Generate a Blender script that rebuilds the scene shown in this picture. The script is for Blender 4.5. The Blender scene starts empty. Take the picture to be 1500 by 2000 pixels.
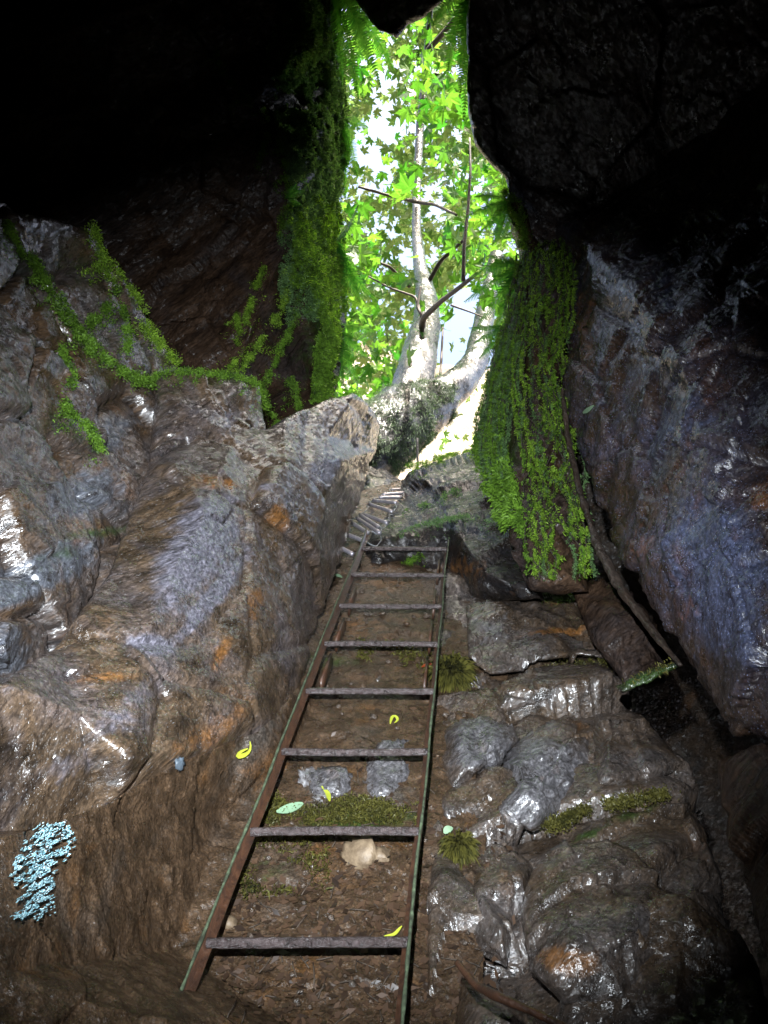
import bpy, math, random
import numpy as np
from mathutils import Vector, Matrix
from mathutils.geometry import delaunay_2d_cdt
from mathutils.kdtree import KDTree

R = math.radians
random.seed(7)
RNG = np.random.default_rng(7)
S = bpy.context.scene
COL = S.collection

# ------------------------------------------------------------------ camera
PITCH = R(55)
CAM = np.array([0., 0., 1.5])
cd = bpy.data.cameras.new('camera')
cd.sensor_fit = 'VERTICAL'; cd.sensor_height = 36; cd.lens = 28
cd.clip_start = .05; cd.clip_end = 500
cam = bpy.data.objects.new('camera', cd); COL.objects.link(cam)
cam.location = CAM; cam.rotation_euler = (math.pi/2 + PITCH, 0, 0)
S.camera = cam

# ------------------------------------------------------------------ world, sun, exposure
SUN_EL, SUN_AZ = R(38), R(162)            # azimuth from +Y towards +X
w = bpy.data.worlds.new('World'); S.world = w; w.use_nodes = True
nt = w.node_tree; bg = nt.nodes['Background']
sky = nt.nodes.new('ShaderNodeTexSky'); sky.sky_type = 'NISHITA'; sky.sun_disc = False
sky.sun_elevation = SUN_EL; sky.sun_rotation = SUN_AZ
sky.air_density = 1.0; sky.dust_density = 9.0; sky.ozone_density = 1.0
nt.links.new(sky.outputs[0], bg.inputs[0]); bg.inputs[1].default_value = .15
sl = bpy.data.lights.new('sun', 'SUN'); sl.energy = 4.5; sl.angle = R(.5); sl.color = (1, .95, .86)
so = bpy.data.objects.new('sun', sl); COL.objects.link(so)
sd = Vector((math.sin(SUN_AZ)*math.cos(SUN_EL), math.cos(SUN_AZ)*math.cos(SUN_EL), math.sin(SUN_EL)))
so.rotation_euler = sd.to_track_quat('Z', 'Y').to_euler(); so.location = (3, 8, 20)
S.view_settings.view_transform = 'Standard'; S.view_settings.look = 'None'
S.view_settings.exposure = 2.65; S.view_settings.gamma = 1
S.view_settings.use_curve_mapping = False
S.render.engine = 'CYCLES'
S.cycles.use_denoising = True
S.cycles.max_bounces = 6; S.cycles.diffuse_bounces = 3; S.cycles.glossy_bounces = 2
S.cycles.transmission_bounces = 3; S.cycles.sample_clamp_indirect = 6; S.cycles.caustics_reflective = False
S.cycles.caustics_refractive = False

# ------------------------------------------------------------------ camera-frame helpers
F = 1555.
CU, SU = math.cos(PITCH), math.sin(PITCH)
def c2w(p):                               # (right, up, forward) about the viewpoint -> world
    p = np.asarray(p, float)
    X, Y, Z = p[..., 0], p[..., 1], p[..., 2]
    return np.stack([CAM[0] + X, CAM[1] + Z*CU - Y*SU, CAM[2] + Z*SU + Y*CU], -1)
def d2w(p):
    return c2w(p) - CAM
def C(px, py, z):
    px = np.asarray(px, float); py = np.asarray(py, float); z = np.asarray(z, float)
    return np.stack([(px-750)/F*z, -(py-1000)/F*z, z + 0*px], -1)
def P(px, py, z): return c2w(C(px, py, z))
def unit(v): return v/np.linalg.norm(v, axis=-1, keepdims=True)

# the headlamp worn by whoever looks up the shaft: it lights the near rock
LAMP = c2w([-.08, .25, -.02])
ll = bpy.data.lights.new('headlamp', 'SPOT'); ll.energy = 140; ll.color = (.86, .93, 1)
ll.shadow_soft_size = .012; ll.spot_size = R(68); ll.spot_blend = 1.0
lo = bpy.data.objects.new('headlamp', ll); COL.objects.link(lo)
lo.location = LAMP
aim = P(640, 1170, 2.4) - LAMP
lo.rotation_euler = Vector(aim).to_track_quat('-Z', 'Y').to_euler()

# ladder frame (camera-frame vectors)
LP0 = np.array([-.3155, -.7677, 1.4236]); LD = np.array([.03178, .08816, .27675])
LS = np.array([1, -.00976, .02993]); LW = .36; LS = LS/np.linalg.norm(LS)
Ld = unit(LD); Ln = unit(np.cross(LS, Ld))
if Ln[2] > 0: Ln = -Ln                     # faces the viewer
GAP = .10
def zs(px, py, off=0.):                   # depth of the slope plane behind the ladder
    q = LP0 - Ln*(GAP+off)
    ray = np.stack([(np.asarray(px, float)-750)/F, -(np.asarray(py, float)-1000)/F, np.ones_like(np.asarray(px, float))], -1)
    return (q @ Ln)/(ray @ Ln)

# ------------------------------------------------------------------ noise
def _h(ix, iy, iz, s):
    n = (ix*374761393 + iy*668265263 + iz*2147483647 + s*974634777) & 0xffffffff
    n = ((n ^ (n >> 13))*1274126177) & 0xffffffff
    n = ((n ^ (n >> 15))*2246822519) & 0xffffffff
    return ((n ^ (n >> 16)) & 0xffff)/65535.
def vnoise(p, s=0):
    i = np.floor(p).astype(np.int64); f = p-i; f = f*f*f*(f*(f*6-15)+10)
    o = 0
    for a in (0, 1):
        for b in (0, 1):
            for c in (0, 1):
                wgt = (f[:, 0] if a else 1-f[:, 0])*(f[:, 1] if b else 1-f[:, 1])*(f[:, 2] if c else 1-f[:, 2])
                o = o + wgt*_h(i[:, 0]+a, i[:, 1]+b, i[:, 2]+c, s)
    return o*2-1
def fbm(p, octv=4, s=0, gain=.5):
    o = 0; a = 1; t = 0
    for k in range(octv):
        o = o + a*vnoise(p*(2**k)+17.3*k, s+k); t += a; a *= gain
    return o/t
def voro(p, s=0):
    """returns F1, F2-F1, facet height (random tilt per cell)"""
    i = np.floor(p).astype(np.int64)
    f1 = np.full(len(p), 9.); f2 = np.full(len(p), 9.); fh = np.zeros(len(p))
    for a in (-1, 0, 1):
        for b in (-1, 0, 1):
            for c in (-1, 0, 1):
                x, y, z = i[:, 0]+a, i[:, 1]+b, i[:, 2]+c
                q = np.stack([x+_h(x, y, z, s), y+_h(x, y, z, s+1), z+_h(x, y, z, s+2)], -1)
                d = p-q; r = np.linalg.norm(d, axis=1)
                t = np.stack([_h(x, y, z, s+3)-.5, _h(x, y, z, s+4)-.5, _h(x, y, z, s+5)-.5], -1)
                h = (d*t).sum(1)*1.6 + (_h(x, y, z, s+6)-.5)*.7
                m = r < f1
                f2 = np.where(m, f1, np.minimum(f2, r)); fh = np.where(m, h, fh); f1 = np.where(m, r, f1)
    return f1, f2-f1, fh

# ------------------------------------------------------------------ objects
def props(o, label=None, cat=None, group=None, kind=None):
    if label: o['label'] = label
    if cat: o['category'] = cat
    if group: o['group'] = group
    if kind: o['kind'] = kind
    return o
def empty(name, loc, *a, **k):
    o = bpy.data.objects.new(name, None); COL.objects.link(o); o.location = loc
    return props(o, *a, **k)
def make(name, V, Fc, mat, parent=None, smooth=True, origin=None, attrs=None, **k):
    """V world coords (n,3), Fc int array (m,3|4) or list"""
    V = np.asarray(V, float)
    if origin is None:
        origin = V.mean(0) if parent is None else np.array(parent.location)
    base = np.array(parent.location) if parent is not None else np.array(origin)
    me = bpy.data.meshes.new(name)
    L = V - (np.asarray(origin) if parent is None else base)
    if isinstance(Fc, np.ndarray):
        m, kk = Fc.shape
        me.vertices.add(len(L)); me.vertices.foreach_set('co', L.astype(np.float32).ravel())
        me.loops.add(m*kk); me.loops.foreach_set('vertex_index', Fc.astype(np.int32).ravel())
        me.polygons.add(m); me.polygons.foreach_set('loop_start', np.arange(0, m*kk, kk, dtype=np.int32))
        me.update(calc_edges=True)
    else:
        me.from_pydata(L.tolist(), [], Fc)
    if smooth:
        me.polygons.foreach_set('use_smooth', np.ones(len(me.polygons), bool))
    if attrs is not None:
        for an, av in attrs.items():
            at = me.attributes.new(an, 'FLOAT_COLOR', 'POINT')
            at.data.foreach_set('color', np.concatenate([av, np.ones((len(av), 1))], 1).astype(np.float32).ravel())
    me.materials.append(mat)
    o = bpy.data.objects.new(name, me); COL.objects.link(o)
    if parent is not None: o.parent = parent
    else: o.location = origin
    return props(o, **k)
def frames(p):
    t = np.gradient(p, axis=0); t = unit(t + 1e-9)
    ref = np.array([.31, .17, .93]); 
    a = unit(np.cross(t, ref)); b = np.cross(t, a)
    return t, a, b
def resample(p, n):
    p = np.asarray(p, float); d = np.r_[0, np.cumsum(np.linalg.norm(np.diff(p[:, :3], axis=0), axis=1))]
    u = np.linspace(0, d[-1], n)
    q = np.stack([np.interp(u, d, p[:, k]) for k in range(p.shape[1])], 1)
    for _ in range(2):
        q[1:-1] = (q[:-2]+2*q[1:-1]+q[2:])/4
    return q
def tube_geo(p, r, seg=10, nz=0., ns=8., seed=0, ridge=0.):
    p = np.asarray(p, float); r = np.broadcast_to(np.asarray(r, float), (len(p),))
    t, a, b = frames(p)
    th = np.arange(seg)/seg*2*np.pi
    D = (np.cos(th)[None, :, None]*a[:, None]+np.sin(th)[None, :, None]*b[:, None])
    V = p[:, None]+D*r[:, None, None]
    if nz:
        q = V.reshape(-1, 3)
        h = fbm(q*ns, 3, seed).reshape(len(p), seg)
        if ridge: h = h + ridge*np.abs(np.sin(th*7+seed))[None]
        V = V + D*(h*nz)[..., None]*r[:, None, None]*1.0
    V = V.reshape(-1, 3)
    n = len(p)
    I = np.arange(n-1)[:, None]*seg; J = np.arange(seg)[None]; J2 = (J+1) % seg
    Q = np.stack([I+J, I+J2, I+seg+J2, I+seg+J], -1).reshape(-1, 4)
    V = np.concatenate([V, p[:1], p[-1:]])
    c0, c1 = n*seg, n*seg+1
    cap = [(c0, (j+1) % seg, j, c0) for j in range(seg)]
    T = []
    for q in Q: T += [(q[0], q[1], q[2]), (q[0], q[2], q[3])]
    T += [(c0, (j+1) % seg, j) for j in range(seg)]
    T += [(c1, (n-1)*seg+j, (n-1)*seg+(j+1) % seg) for j in range(seg)]
    return V, np.array(T)
def join(gs):
    V = []; T = []; o = 0
    for v, t in gs:
        V.append(v); T.append(np.asarray(t)+o); o += len(v)
    return np.concatenate(V), np.concatenate(T)
def box_geo(c, ax, ay, az, hx, hy, hz):
    s = np.array([(i, j, k) for i in (-1, 1) for j in (-1, 1) for k in (-1, 1)], float)
    V = c + s[:, :1]*ax*hx + s[:, 1:2]*ay*hy + s[:, 2:]*az*hz
    Q = [(0, 1, 3, 2), (4, 6, 7, 5), (0, 4, 5, 1), (2, 3, 7, 6), (0, 2, 6, 4), (1, 5, 7, 3)]
    T = []
    for q in Q: T += [(q[0], q[1], q[2]), (q[0], q[2], q[3])]
    return V, np.array(T)

# ------------------------------------------------------------------ materials
def newmat(name):
    m = bpy.data.materials.new(name); m.use_nodes = True
    n = m.node_tree; b = n.nodes['Principled BSDF']
    return m, n, b
def N(n, t, **k):
    x = n.nodes.new(t)
    for a, v in k.items(): setattr(x, a, v)
    return x
def noise(n, vec, scale, detail=4, rough=.55, dist=0):
    x = N(n, 'ShaderNodeTexNoise'); x.inputs['Scale'].default_value = scale
    x.inputs['Detail'].default_value = detail; x.inputs['Roughness'].default_value = rough
    x.inputs['Distortion'].default_value = dist
    if vec is not None: n.links.new(vec, x.inputs['Vector'])
    return x.outputs['Fac']
def ramp(n, fac, stops):
    x = N(n, 'ShaderNodeValToRGB'); cr = x.color_ramp
    while len(cr.elements) < len(stops): cr.elements.new(.5)
    for e, (p, c) in zip(cr.elements, stops):
        e.position = p; e.color = (*c, 1) if len(c) == 3 else c
    n.links.new(fac, x.inputs[0]); return x.outputs[0]
def mix(n, fac, a, b, mode='MIX'):
    x = N(n, 'ShaderNodeMix', data_type='RGBA', blend_type=mode)
    for s, v in ((0, fac), (6, a), (7, b)):
        if hasattr(v, 'links'): n.links.new(v, x.inputs[s])
        else: x.inputs[s].default_value = v if s == 0 else (*v, 1)
    return x.outputs[2]
def mth(n, op, a, b=0., c=0., clamp=False):
    x = N(n, 'ShaderNodeMath', operation=op, use_clamp=clamp)
    for s, v in enumerate((a, b, c)):
        if hasattr(v, 'links'): n.links.new(v, x.inputs[s])
        else: x.inputs[s].default_value = v
    return x.outputs[0]
def stretch(n, axis_cam, k=(.22, 1, 1)):
    """object coordinates squeezed along one real direction: grain runs along it"""
    tc = N(n, 'ShaderNodeTexCoord')
    u = Vector(d2w(unit(np.array(axis_cam, float))))
    q = u.rotation_difference(Vector((1, 0, 0))).to_euler()
    m1 = N(n, 'ShaderNodeMapping'); m1.inputs['Rotation'].default_value = q
    m2 = N(n, 'ShaderNodeMapping'); m2.inputs['Scale'].default_value = k
    n.links.new(tc.outputs['Object'], m1.inputs[0]); n.links.new(m1.outputs[0], m2.inputs[0])
    return m2.outputs[0], tc.outputs['Object']
def rock_mat(name, grain=(.75, .55, .3), dark=(.012, .008, .005), brown=(.058, .035, .019), grey=(.115, .108, .13),
             ochre=(.15, .065, .018), wet=1., mica_glint=1., k=.22, scale=1., bump=1., gr=0., fleck=(.5, .5, .52), glint=95):
    m, n, b = newmat(name)
    g, oc = stretch(n, grain, (k, 1, 1))
    big = noise(n, oc, 3.1*scale, 5, .6, .6)
    mid = noise(n, g, 14*scale, 6, .65, .4)
    fine = noise(n, g, 95*scale, 4, .7)
    col = ramp(n, mid, [(.3, dark), (.48, brown), (.62, tuple(x*1.7 for x in brown)), (.78, tuple(x*1.15 for x in grey))])
    gm = ramp(n, big, [(.44-gr, (0, 0, 0)), (.6-gr, (1, 1, 1))])
    greyc = ramp(n, fine, [(.3, tuple(x*.35 for x in grey)), (.55, grey), (.75, tuple(min(.8, x*1.9) for x in grey))])
    at = N(n, 'ShaderNodeAttribute', attribute_name='tint'); sp = N(n, 'ShaderNodeSeparateColor')
    n.links.new(at.outputs['Color'], sp.inputs[0])
    brk = noise(n, g, 26*scale, 4, .6)
    def masked(ch, lo=.35, hi=.75):
        s = mth(n, 'ADD', ch, mth(n, 'MULTIPLY', mth(n, 'SUBTRACT', brk, .5), 1.1))
        s2 = N(n, 'ShaderNodeMapRange'); s2.inputs[1].default_value = lo; s2.inputs[2].default_value = hi
        n.links.new(s, s2.inputs[0]); 
        return mth(n, 'MULTIPLY', s2.outputs[0], mth(n, 'GREATER_THAN', ch, .04))
    gfac = mth(n, 'ADD', mth(n, 'MULTIPLY', gm, .4), masked(sp.outputs[0]), clamp=True)
    col = mix(n, gfac, col, greyc)
    o2 = noise(n, g, 5.5*scale, 4, .6, .3)
    om = ramp(n, o2, [(.6, (0, 0, 0)), (.72, (1, 1, 1))])
    ofac = mth(n, 'ADD', mth(n, 'MULTIPLY', om, .35), mth(n, 'MULTIPLY', masked(sp.outputs[2]), .85), clamp=True)
    col = mix(n, ofac, col, ochre)
    col = mix(n, mth(n, 'MULTIPLY', masked(sp.outputs[1]), .9), col, (.022, .045, .008))
    spk = ramp(n, noise(n, g, 150*scale, 3, .75), [(.34, (.42,)*3), (.5, (1,)*3), (.68, (1.9,)*3)])
    col = mix(n, .85, col, spk, 'MULTIPLY')
    stv = noise(n, g, 34*scale, 5, .7, .8)
    col = mix(n, ramp(n, stv, [(.36, (.75,)*3), (.46, (0,)*3)]), col, tuple(x*.9 for x in dark))
    # mica flecks; a blue fleck colour paints sky glints
    vo = N(n, 'ShaderNodeTexVoronoi'); vo.inputs['Scale'].default_value = 150*scale
    n.links.new(g, vo.inputs['Vector'])
    fl = ramp(n, vo.outputs['Distance'], [(.10, (1, 1, 1)), (.2, (0, 0, 0))])
    col = mix(n, mth(n, 'MULTIPLY', fl, .22*mica_glint), col, fleck)
    n.links.new(col, b.inputs['Base Color'])
    ro = ramp(n, brk, [(.3, (.16,)*3), (.7, (.46,)*3)])
    n.links.new(ro, b.inputs['Roughness'])
    b.inputs['Specular IOR Level'].default_value = .5*wet
    b.inputs['Coat Weight'].default_value = min(1, .9*wet); b.inputs['Coat Roughness'].default_value = .19; b.inputs['Coat IOR'].default_value = 1.7
    h = mth(n, 'ADD', mth(n, 'MULTIPLY', mid, 1.0), mth(n, 'MULTIPLY', fine, .2))
    h = mth(n, 'ADD', h, mth(n, 'MULTIPLY', noise(n, oc, 45*scale, 3, .6), .14))
    bp = N(n, 'ShaderNodeBump'); bp.inputs['Strength'].default_value = .85*bump; bp.inputs['Distance'].default_value = .02
    n.links.new(h, bp.inputs['Height']); n.links.new(bp.outputs[0], b.inputs['Normal'])
    bp2 = N(n, 'ShaderNodeBump'); bp2.inputs['Strength'].default_value = .8; bp2.inputs['Distance'].default_value = .003
    n.links.new(noise(n, g, 120*scale, 3, .7), bp2.inputs['Height']);     vc = N(n, 'ShaderNodeTexVoronoi'); vc.inputs['Scale'].default_value = glint*scale; n.links.new(g, vc.inputs['Vector'])
    v1 = N(n, 'ShaderNodeVectorMath', operation='SUBTRACT'); n.links.new(vc.outputs['Color'], v1.inputs[0]); v1.inputs[1].default_value = (.5, .5, .5)
    v2 = N(n, 'ShaderNodeVectorMath', operation='MULTIPLY_ADD'); n.links.new(v1.outputs[0], v2.inputs[0]); v2.inputs[1].default_value = (.62,)*3
    n.links.new(bp2.outputs[0], v2.inputs[2])
    v3 = N(n, 'ShaderNodeVectorMath', operation='NORMALIZE'); n.links.new(v2.outputs[0], v3.inputs[0])
    n.links.new(v3.outputs[0], b.inputs['Coat Normal'])
    return m
def blade_mat(name, c1, c2, trans=.35, rough=.6):
    m, n, b = newmat(name)
    geo = N(n, 'ShaderNodeNewGeometry')
    oc = N(n, 'ShaderNodeTexCoord').outputs['Object']
    f = mth(n, 'ADD', mth(n, 'MULTIPLY', noise(n, oc, 22, 4), 1.1), mth(n, 'MULTIPLY', geo.outputs['Random Per Island'], .4))
    col = ramp(n, f, [(.42, tuple(x*.4 for x in c1)), (.6, tuple((x+y)*.4 for x, y in zip(c1, c2))), (.95, c2)])
    n.links.new(col, b.inputs['Base Color']); b.inputs['Roughness'].default_value = rough
    tr = N(n, 'ShaderNodeBsdfTranslucent'); n.links.new(mix(n, 1., col, (1.6, 1.7, .7), 'MULTIPLY'), tr.inputs[0])
    ms = N(n, 'ShaderNodeMixShader'); ms.inputs[0].default_value = trans
    out = n.nodes['Material Output']
    n.links.new(b.outputs[0], ms.inputs[1]); n.links.new(tr.outputs[0], ms.inputs[2]); n.links.new(ms.outputs[0], out.inputs[0])
    return m
def leaf_mat(name, c1, c2, t1, t2, trans=.6):
    m, n, b = newmat(name)
    oi = N(n, 'ShaderNodeObjectInfo'); geo = N(n, 'ShaderNodeNewGeometry')
    f = mth(n, 'FRACT', mth(n, 'ADD', oi.outputs['Random'], geo.outputs['Random Per Island']))
    oc = N(n, 'ShaderNodeTexCoord').outputs['Object']
    f2 = mth(n, 'ADD', mth(n, 'MULTIPLY', f, .8), mth(n, 'MULTIPLY', noise(n, oc, 60, 3), .3))
    n.links.new(ramp(n, f2, [(.1, c1), (.9, c2)]), b.inputs['Base Color']); b.inputs['Roughness'].default_value = .45
    tr = N(n, 'ShaderNodeBsdfTranslucent'); n.links.new(ramp(n, f2, [(.1, t1), (.9, t2)]), tr.inputs[0])
    ms = N(n, 'ShaderNodeMixShader'); ms.inputs[0].default_value = trans
    out = n.nodes['Material Output']
    n.links.new(b.outputs[0], ms.inputs[1]); n.links.new(tr.outputs[0], ms.inputs[2]); n.links.new(ms.outputs[0], out.inputs[0])
    return m
def simple(name, c1, c2, sc=30, rough=.5, metal=0., bump=.4, dist=.003, c3=None, spec=.5, coat=0.):
    m, n, b = newmat(name)
    oc = N(n, 'ShaderNodeTexCoord').outputs['Object']
    f = noise(n, oc, sc, 5, .65)
    st = [(.35, c1), (.62, c2)] + ([(.75, c3)] if c3 else [])
    n.links.new(ramp(n, f, st), b.inputs['Base Color'])
    b.inputs['Roughness'].default_value = rough; b.inputs['Metallic'].default_value = metal
    b.inputs['Specular IOR Level'].default_value = spec; b.inputs['Coat Weight'].default_value = coat
    b.inputs['Coat Roughness'].default_value = .15
    bp = N(n, 'ShaderNodeBump'); bp.inputs['Strength'].default_value = bump; bp.inputs['Distance'].default_value = dist
    n.links.new(noise(n, oc, sc*3, 4, .7), bp.inputs['Height']); n.links.new(bp.outputs[0], b.inputs['Normal'])
    return m

M = {}
M['slab'] = rock_mat('wet_schist', (.75, .6, .35), mica_glint=1.2, brown=(.058, .038, .023), gr=-.02)
M['left'] = rock_mat('grey_schist', (.8, .45, .3), grey=(.085, .09, .105), gr=.04)
M['roof'] = rock_mat('dark_schist', (.7, .6, .3), dark=(.008, .005, .004), brown=(.027, .016, .010), grey=(.034, .032, .036), ochre=(.04, .018, .007), wet=.12, mica_glint=.03)
M['ur'] = rock_mat('smooth_dark_rock', (.5, -.5, .3), dark=(.012, .009, .009), brown=(.036, .024, .02), grey=(.06, .065, .09), k=.6, mica_glint=1.2, ochre=(.05, .025, .012), wet=.6, fleck=(.15, .19, .32))
M['right'] = rock_mat('glittering_schist', (.5, -.5, .3), dark=(.012, .008, .007), brown=(.036, .021, .014), grey=(.06, .07, .125), k=.6, mica_glint=2.6, ochre=(.17, .065, .02), fleck=(.42, .52, .85))  # blue grey and blue flecks paint the sky's reflection on the wall
M['stone'] = rock_mat('slope_stone', (.6, .8, .2), dark=(.02, .015, .011), brown=(.045, .030, .019), grey=(.10, .095, .10), k=.5, wet=.9)
M['soil'] = rock_mat('wet_soil', (.8, .5, .2), dark=(.022, .014, .008), brown=(.046, .028, .016), grey=(.075, .062, .052), k=.8, scale=1.6, wet=.3, bump=.7, mica_glint=.5, gr=-.1)
M['mound'] = rock_mat('mossy_rock', (.9, .2, .1), dark=(.006, .005, .004), brown=(.013, .009, .006), grey=(.017, .020, .028), k=.9, wet=.45, mica_glint=.2)
M['shell'] = rock_mat('shaft_rock', (.9, .2, .1), dark=(.010, .008, .006), brown=(.03, .02, .013), grey=(.05, .05, .05), wet=.3, mica_glint=.2)
M['moss'] = blade_mat('moss', (.03, .08, .008), (.17, .32, .03))
M['moss_bright'] = blade_mat('bright_moss', (.05, .12, .01), (.30, .48, .05), trans=.4)
M['moss_grey'] = blade_mat('grey_moss', (.03, .075, .025), (.16, .28, .10))
M['moss_trunk'] = blade_mat('trunk_moss', (.015, .035, .014), (.06, .105, .05))
M['moss_old'] = blade_mat('olive_moss', (.03, .035, .008), (.12, .11, .02))
M['leaf'] = leaf_mat('maple_leaf', (.03, .08, .012), (.06, .12, .015), (.02, .13, .008), (.12, .27, .02))
M['leaf_far'] = leaf_mat('far_leaf', (.04, .10, .015), (.08, .13, .02), (.06, .19, .02), (.26, .35, .10))
M['leaf_pale'] = leaf_mat('pale_canopy_leaf', (.45, .41, .33), (.6, .54, .44), (.5, .46, .36), (.75, .66, .54), .5)
M['fern'] = leaf_mat('fern_frond', (.03, .12, .02), (.08, .2, .03), (.06, .30, .02), (.18, .46, .04), .55)
M['bark'] = rock_mat('bark', (.1, .5, 1), dark=(.008, .008, .008), brown=(.018, .017, .017), grey=(.036, .038, .052), k=.4, wet=.6, ochre=(.12, .08, .05))
M['darkbark'] = simple('dark_root', (.008, .006, .004), (.03, .02, .012), 30, .7, bump=.8, dist=.01)
M['wood'] = rock_mat('dead_wood', (.5, -1, -.5), dark=(.02, .014, .01), brown=(.022, .015, .011), grey=(.05, .043, .038), k=.12, wet=.3, mica_glint=.2)
M['twig'] = simple('twig', (.025, .018, .012), (.07, .05, .035), 60, .7)
M['rust'] = simple('rusty_steel', (.028, .014, .009), (.075, .032, .016), 40, .42, 0., .9, .003, (.10, .055, .035), .6, .5)
M['rung'] = simple('wet_rusty_bar', (.022, .015, .014), (.08, .058, .056), 75, .26, .0, 1., .006, (.13, .10, .10), .8, 0.)
M['algae'] = simple('algae_crust', (.02, .022, .012), (.08, .11, .06), 60, .7, 0., .8, .003, (.16, .20, .12))
M['alu'] = simple('dull_aluminium', (.28, .26, .29), (.42, .40, .44), 60, .38, .6, .3, .001)
M['cable'] = simple('steel_cable', (.10, .11, .12), (.28, .30, .32), 90, .5, .5)
M['yellow'] = leaf_mat('yellow_leaf', (.45, .5, .04), (.55, .6, .06), (.6, .6, .05), (.7, .7, .1), .3)
M['pale'] = leaf_mat('pale_leaf', (.22, .36, .22), (.3, .45, .28), (.3, .5, .2), (.4, .6, .3), .2)
M['red'] = leaf_mat('red_leaf', (.30, .04, .015), (.4, .07, .02), (.3, .05, .02), (.4, .1, .02), .2)
M['dead'] = leaf_mat('dead_leaf', (.015, .009, .006), (.075, .042, .024), (.1, .05, .02), (.15, .08, .03), .1)
M['tan'] = simple('tan_stone', (.09, .06, .035), (.22, .16, .10), 40, .55, bump=.6)
M['bluegrey'] = simple('blue_grey_stone', (.035, .045, .055), (.07, .09, .11), 40, .5, bump=.3)
M['quartz'] = simple('white_veined_stone', (.05, .04, .035), (.3, .29, .3), 45, .25, 0, 1., .008, (.6, .6, .62), .7, .6)
M['painted_glint'] = simple('pale_painted_glint', (.16, .38, .44), (.42, .68, .74), 60, .2, 0., 1., .004, (.7, .9, .9), 1., 1.)  # pale turquoise that paints a glint of light
M['cliff'] = simple('pale_backdrop_cliff', (.16, .14, .115), (.27, .235, .19), .35, .9, bump=.5, dist=.3, c3=(.22, .20, .17), spec=.2)
M['pole'] = simple('weathered_pole', (.02, .02, .022), (.05, .05, .055), 30, .6)

# ------------------------------------------------------------------ relief rocks, modelled as closed bodies at their own distance
def axis1(lo, hi, f0, f1, step):
    out = [x for x in np.arange(max(lo, f0), min(hi, f1)+1e-6, step)]
    x = out[0]; s = step
    while x > lo:
        s = min(s*1.35, 45); x -= s; out.insert(0, x)
    x = out[-1]; s = step
    while x < hi:
        s = min(s*1.35, 45); x += s; out.append(x)
    return np.array(out)
def inside(x, y, poly):
    c = np.zeros(len(x), bool); n = len(poly)
    for i in range(n):
        x1, y1 = poly[i]; x2, y2 = poly[(i+1) % n]
        m = ((y1 > y) != (y2 > y)) & (x < (x2-x1)*(y-y1)/((y2-y1) or 1e-9)+x1)
        c ^= m
    return c
def bdist(x, y, poly):
    best = np.full(len(x), 1e9); bx = x.copy(); by = y.copy(); n = len(poly)
    for i in range(n):
        a = np.array(poly[i], float); b = np.array(poly[(i+1) % n], float); d = b-a; L = (d*d).sum() or 1e-9
        t = np.clip(((x-a[0])*d[0]+(y-a[1])*d[1])/L, 0, 1)
        qx = a[0]+t*d[0]; qy = a[1]+t*d[1]; r = np.hypot(x-qx, y-qy); m = r < best
        best = np.where(m, r, best); bx = np.where(m, qx, bx); by = np.where(m, qy, by)
    return best, bx, by
SURF = {}
def vnormals(V, T):
    fn = np.cross(V[T[:, 1]]-V[T[:, 0]], V[T[:, 2]]-V[T[:, 0]])
    vn = np.zeros_like(V)
    for k in range(3): np.add.at(vn, T[:, k], fn)
    return unit(vn+1e-12)
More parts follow.
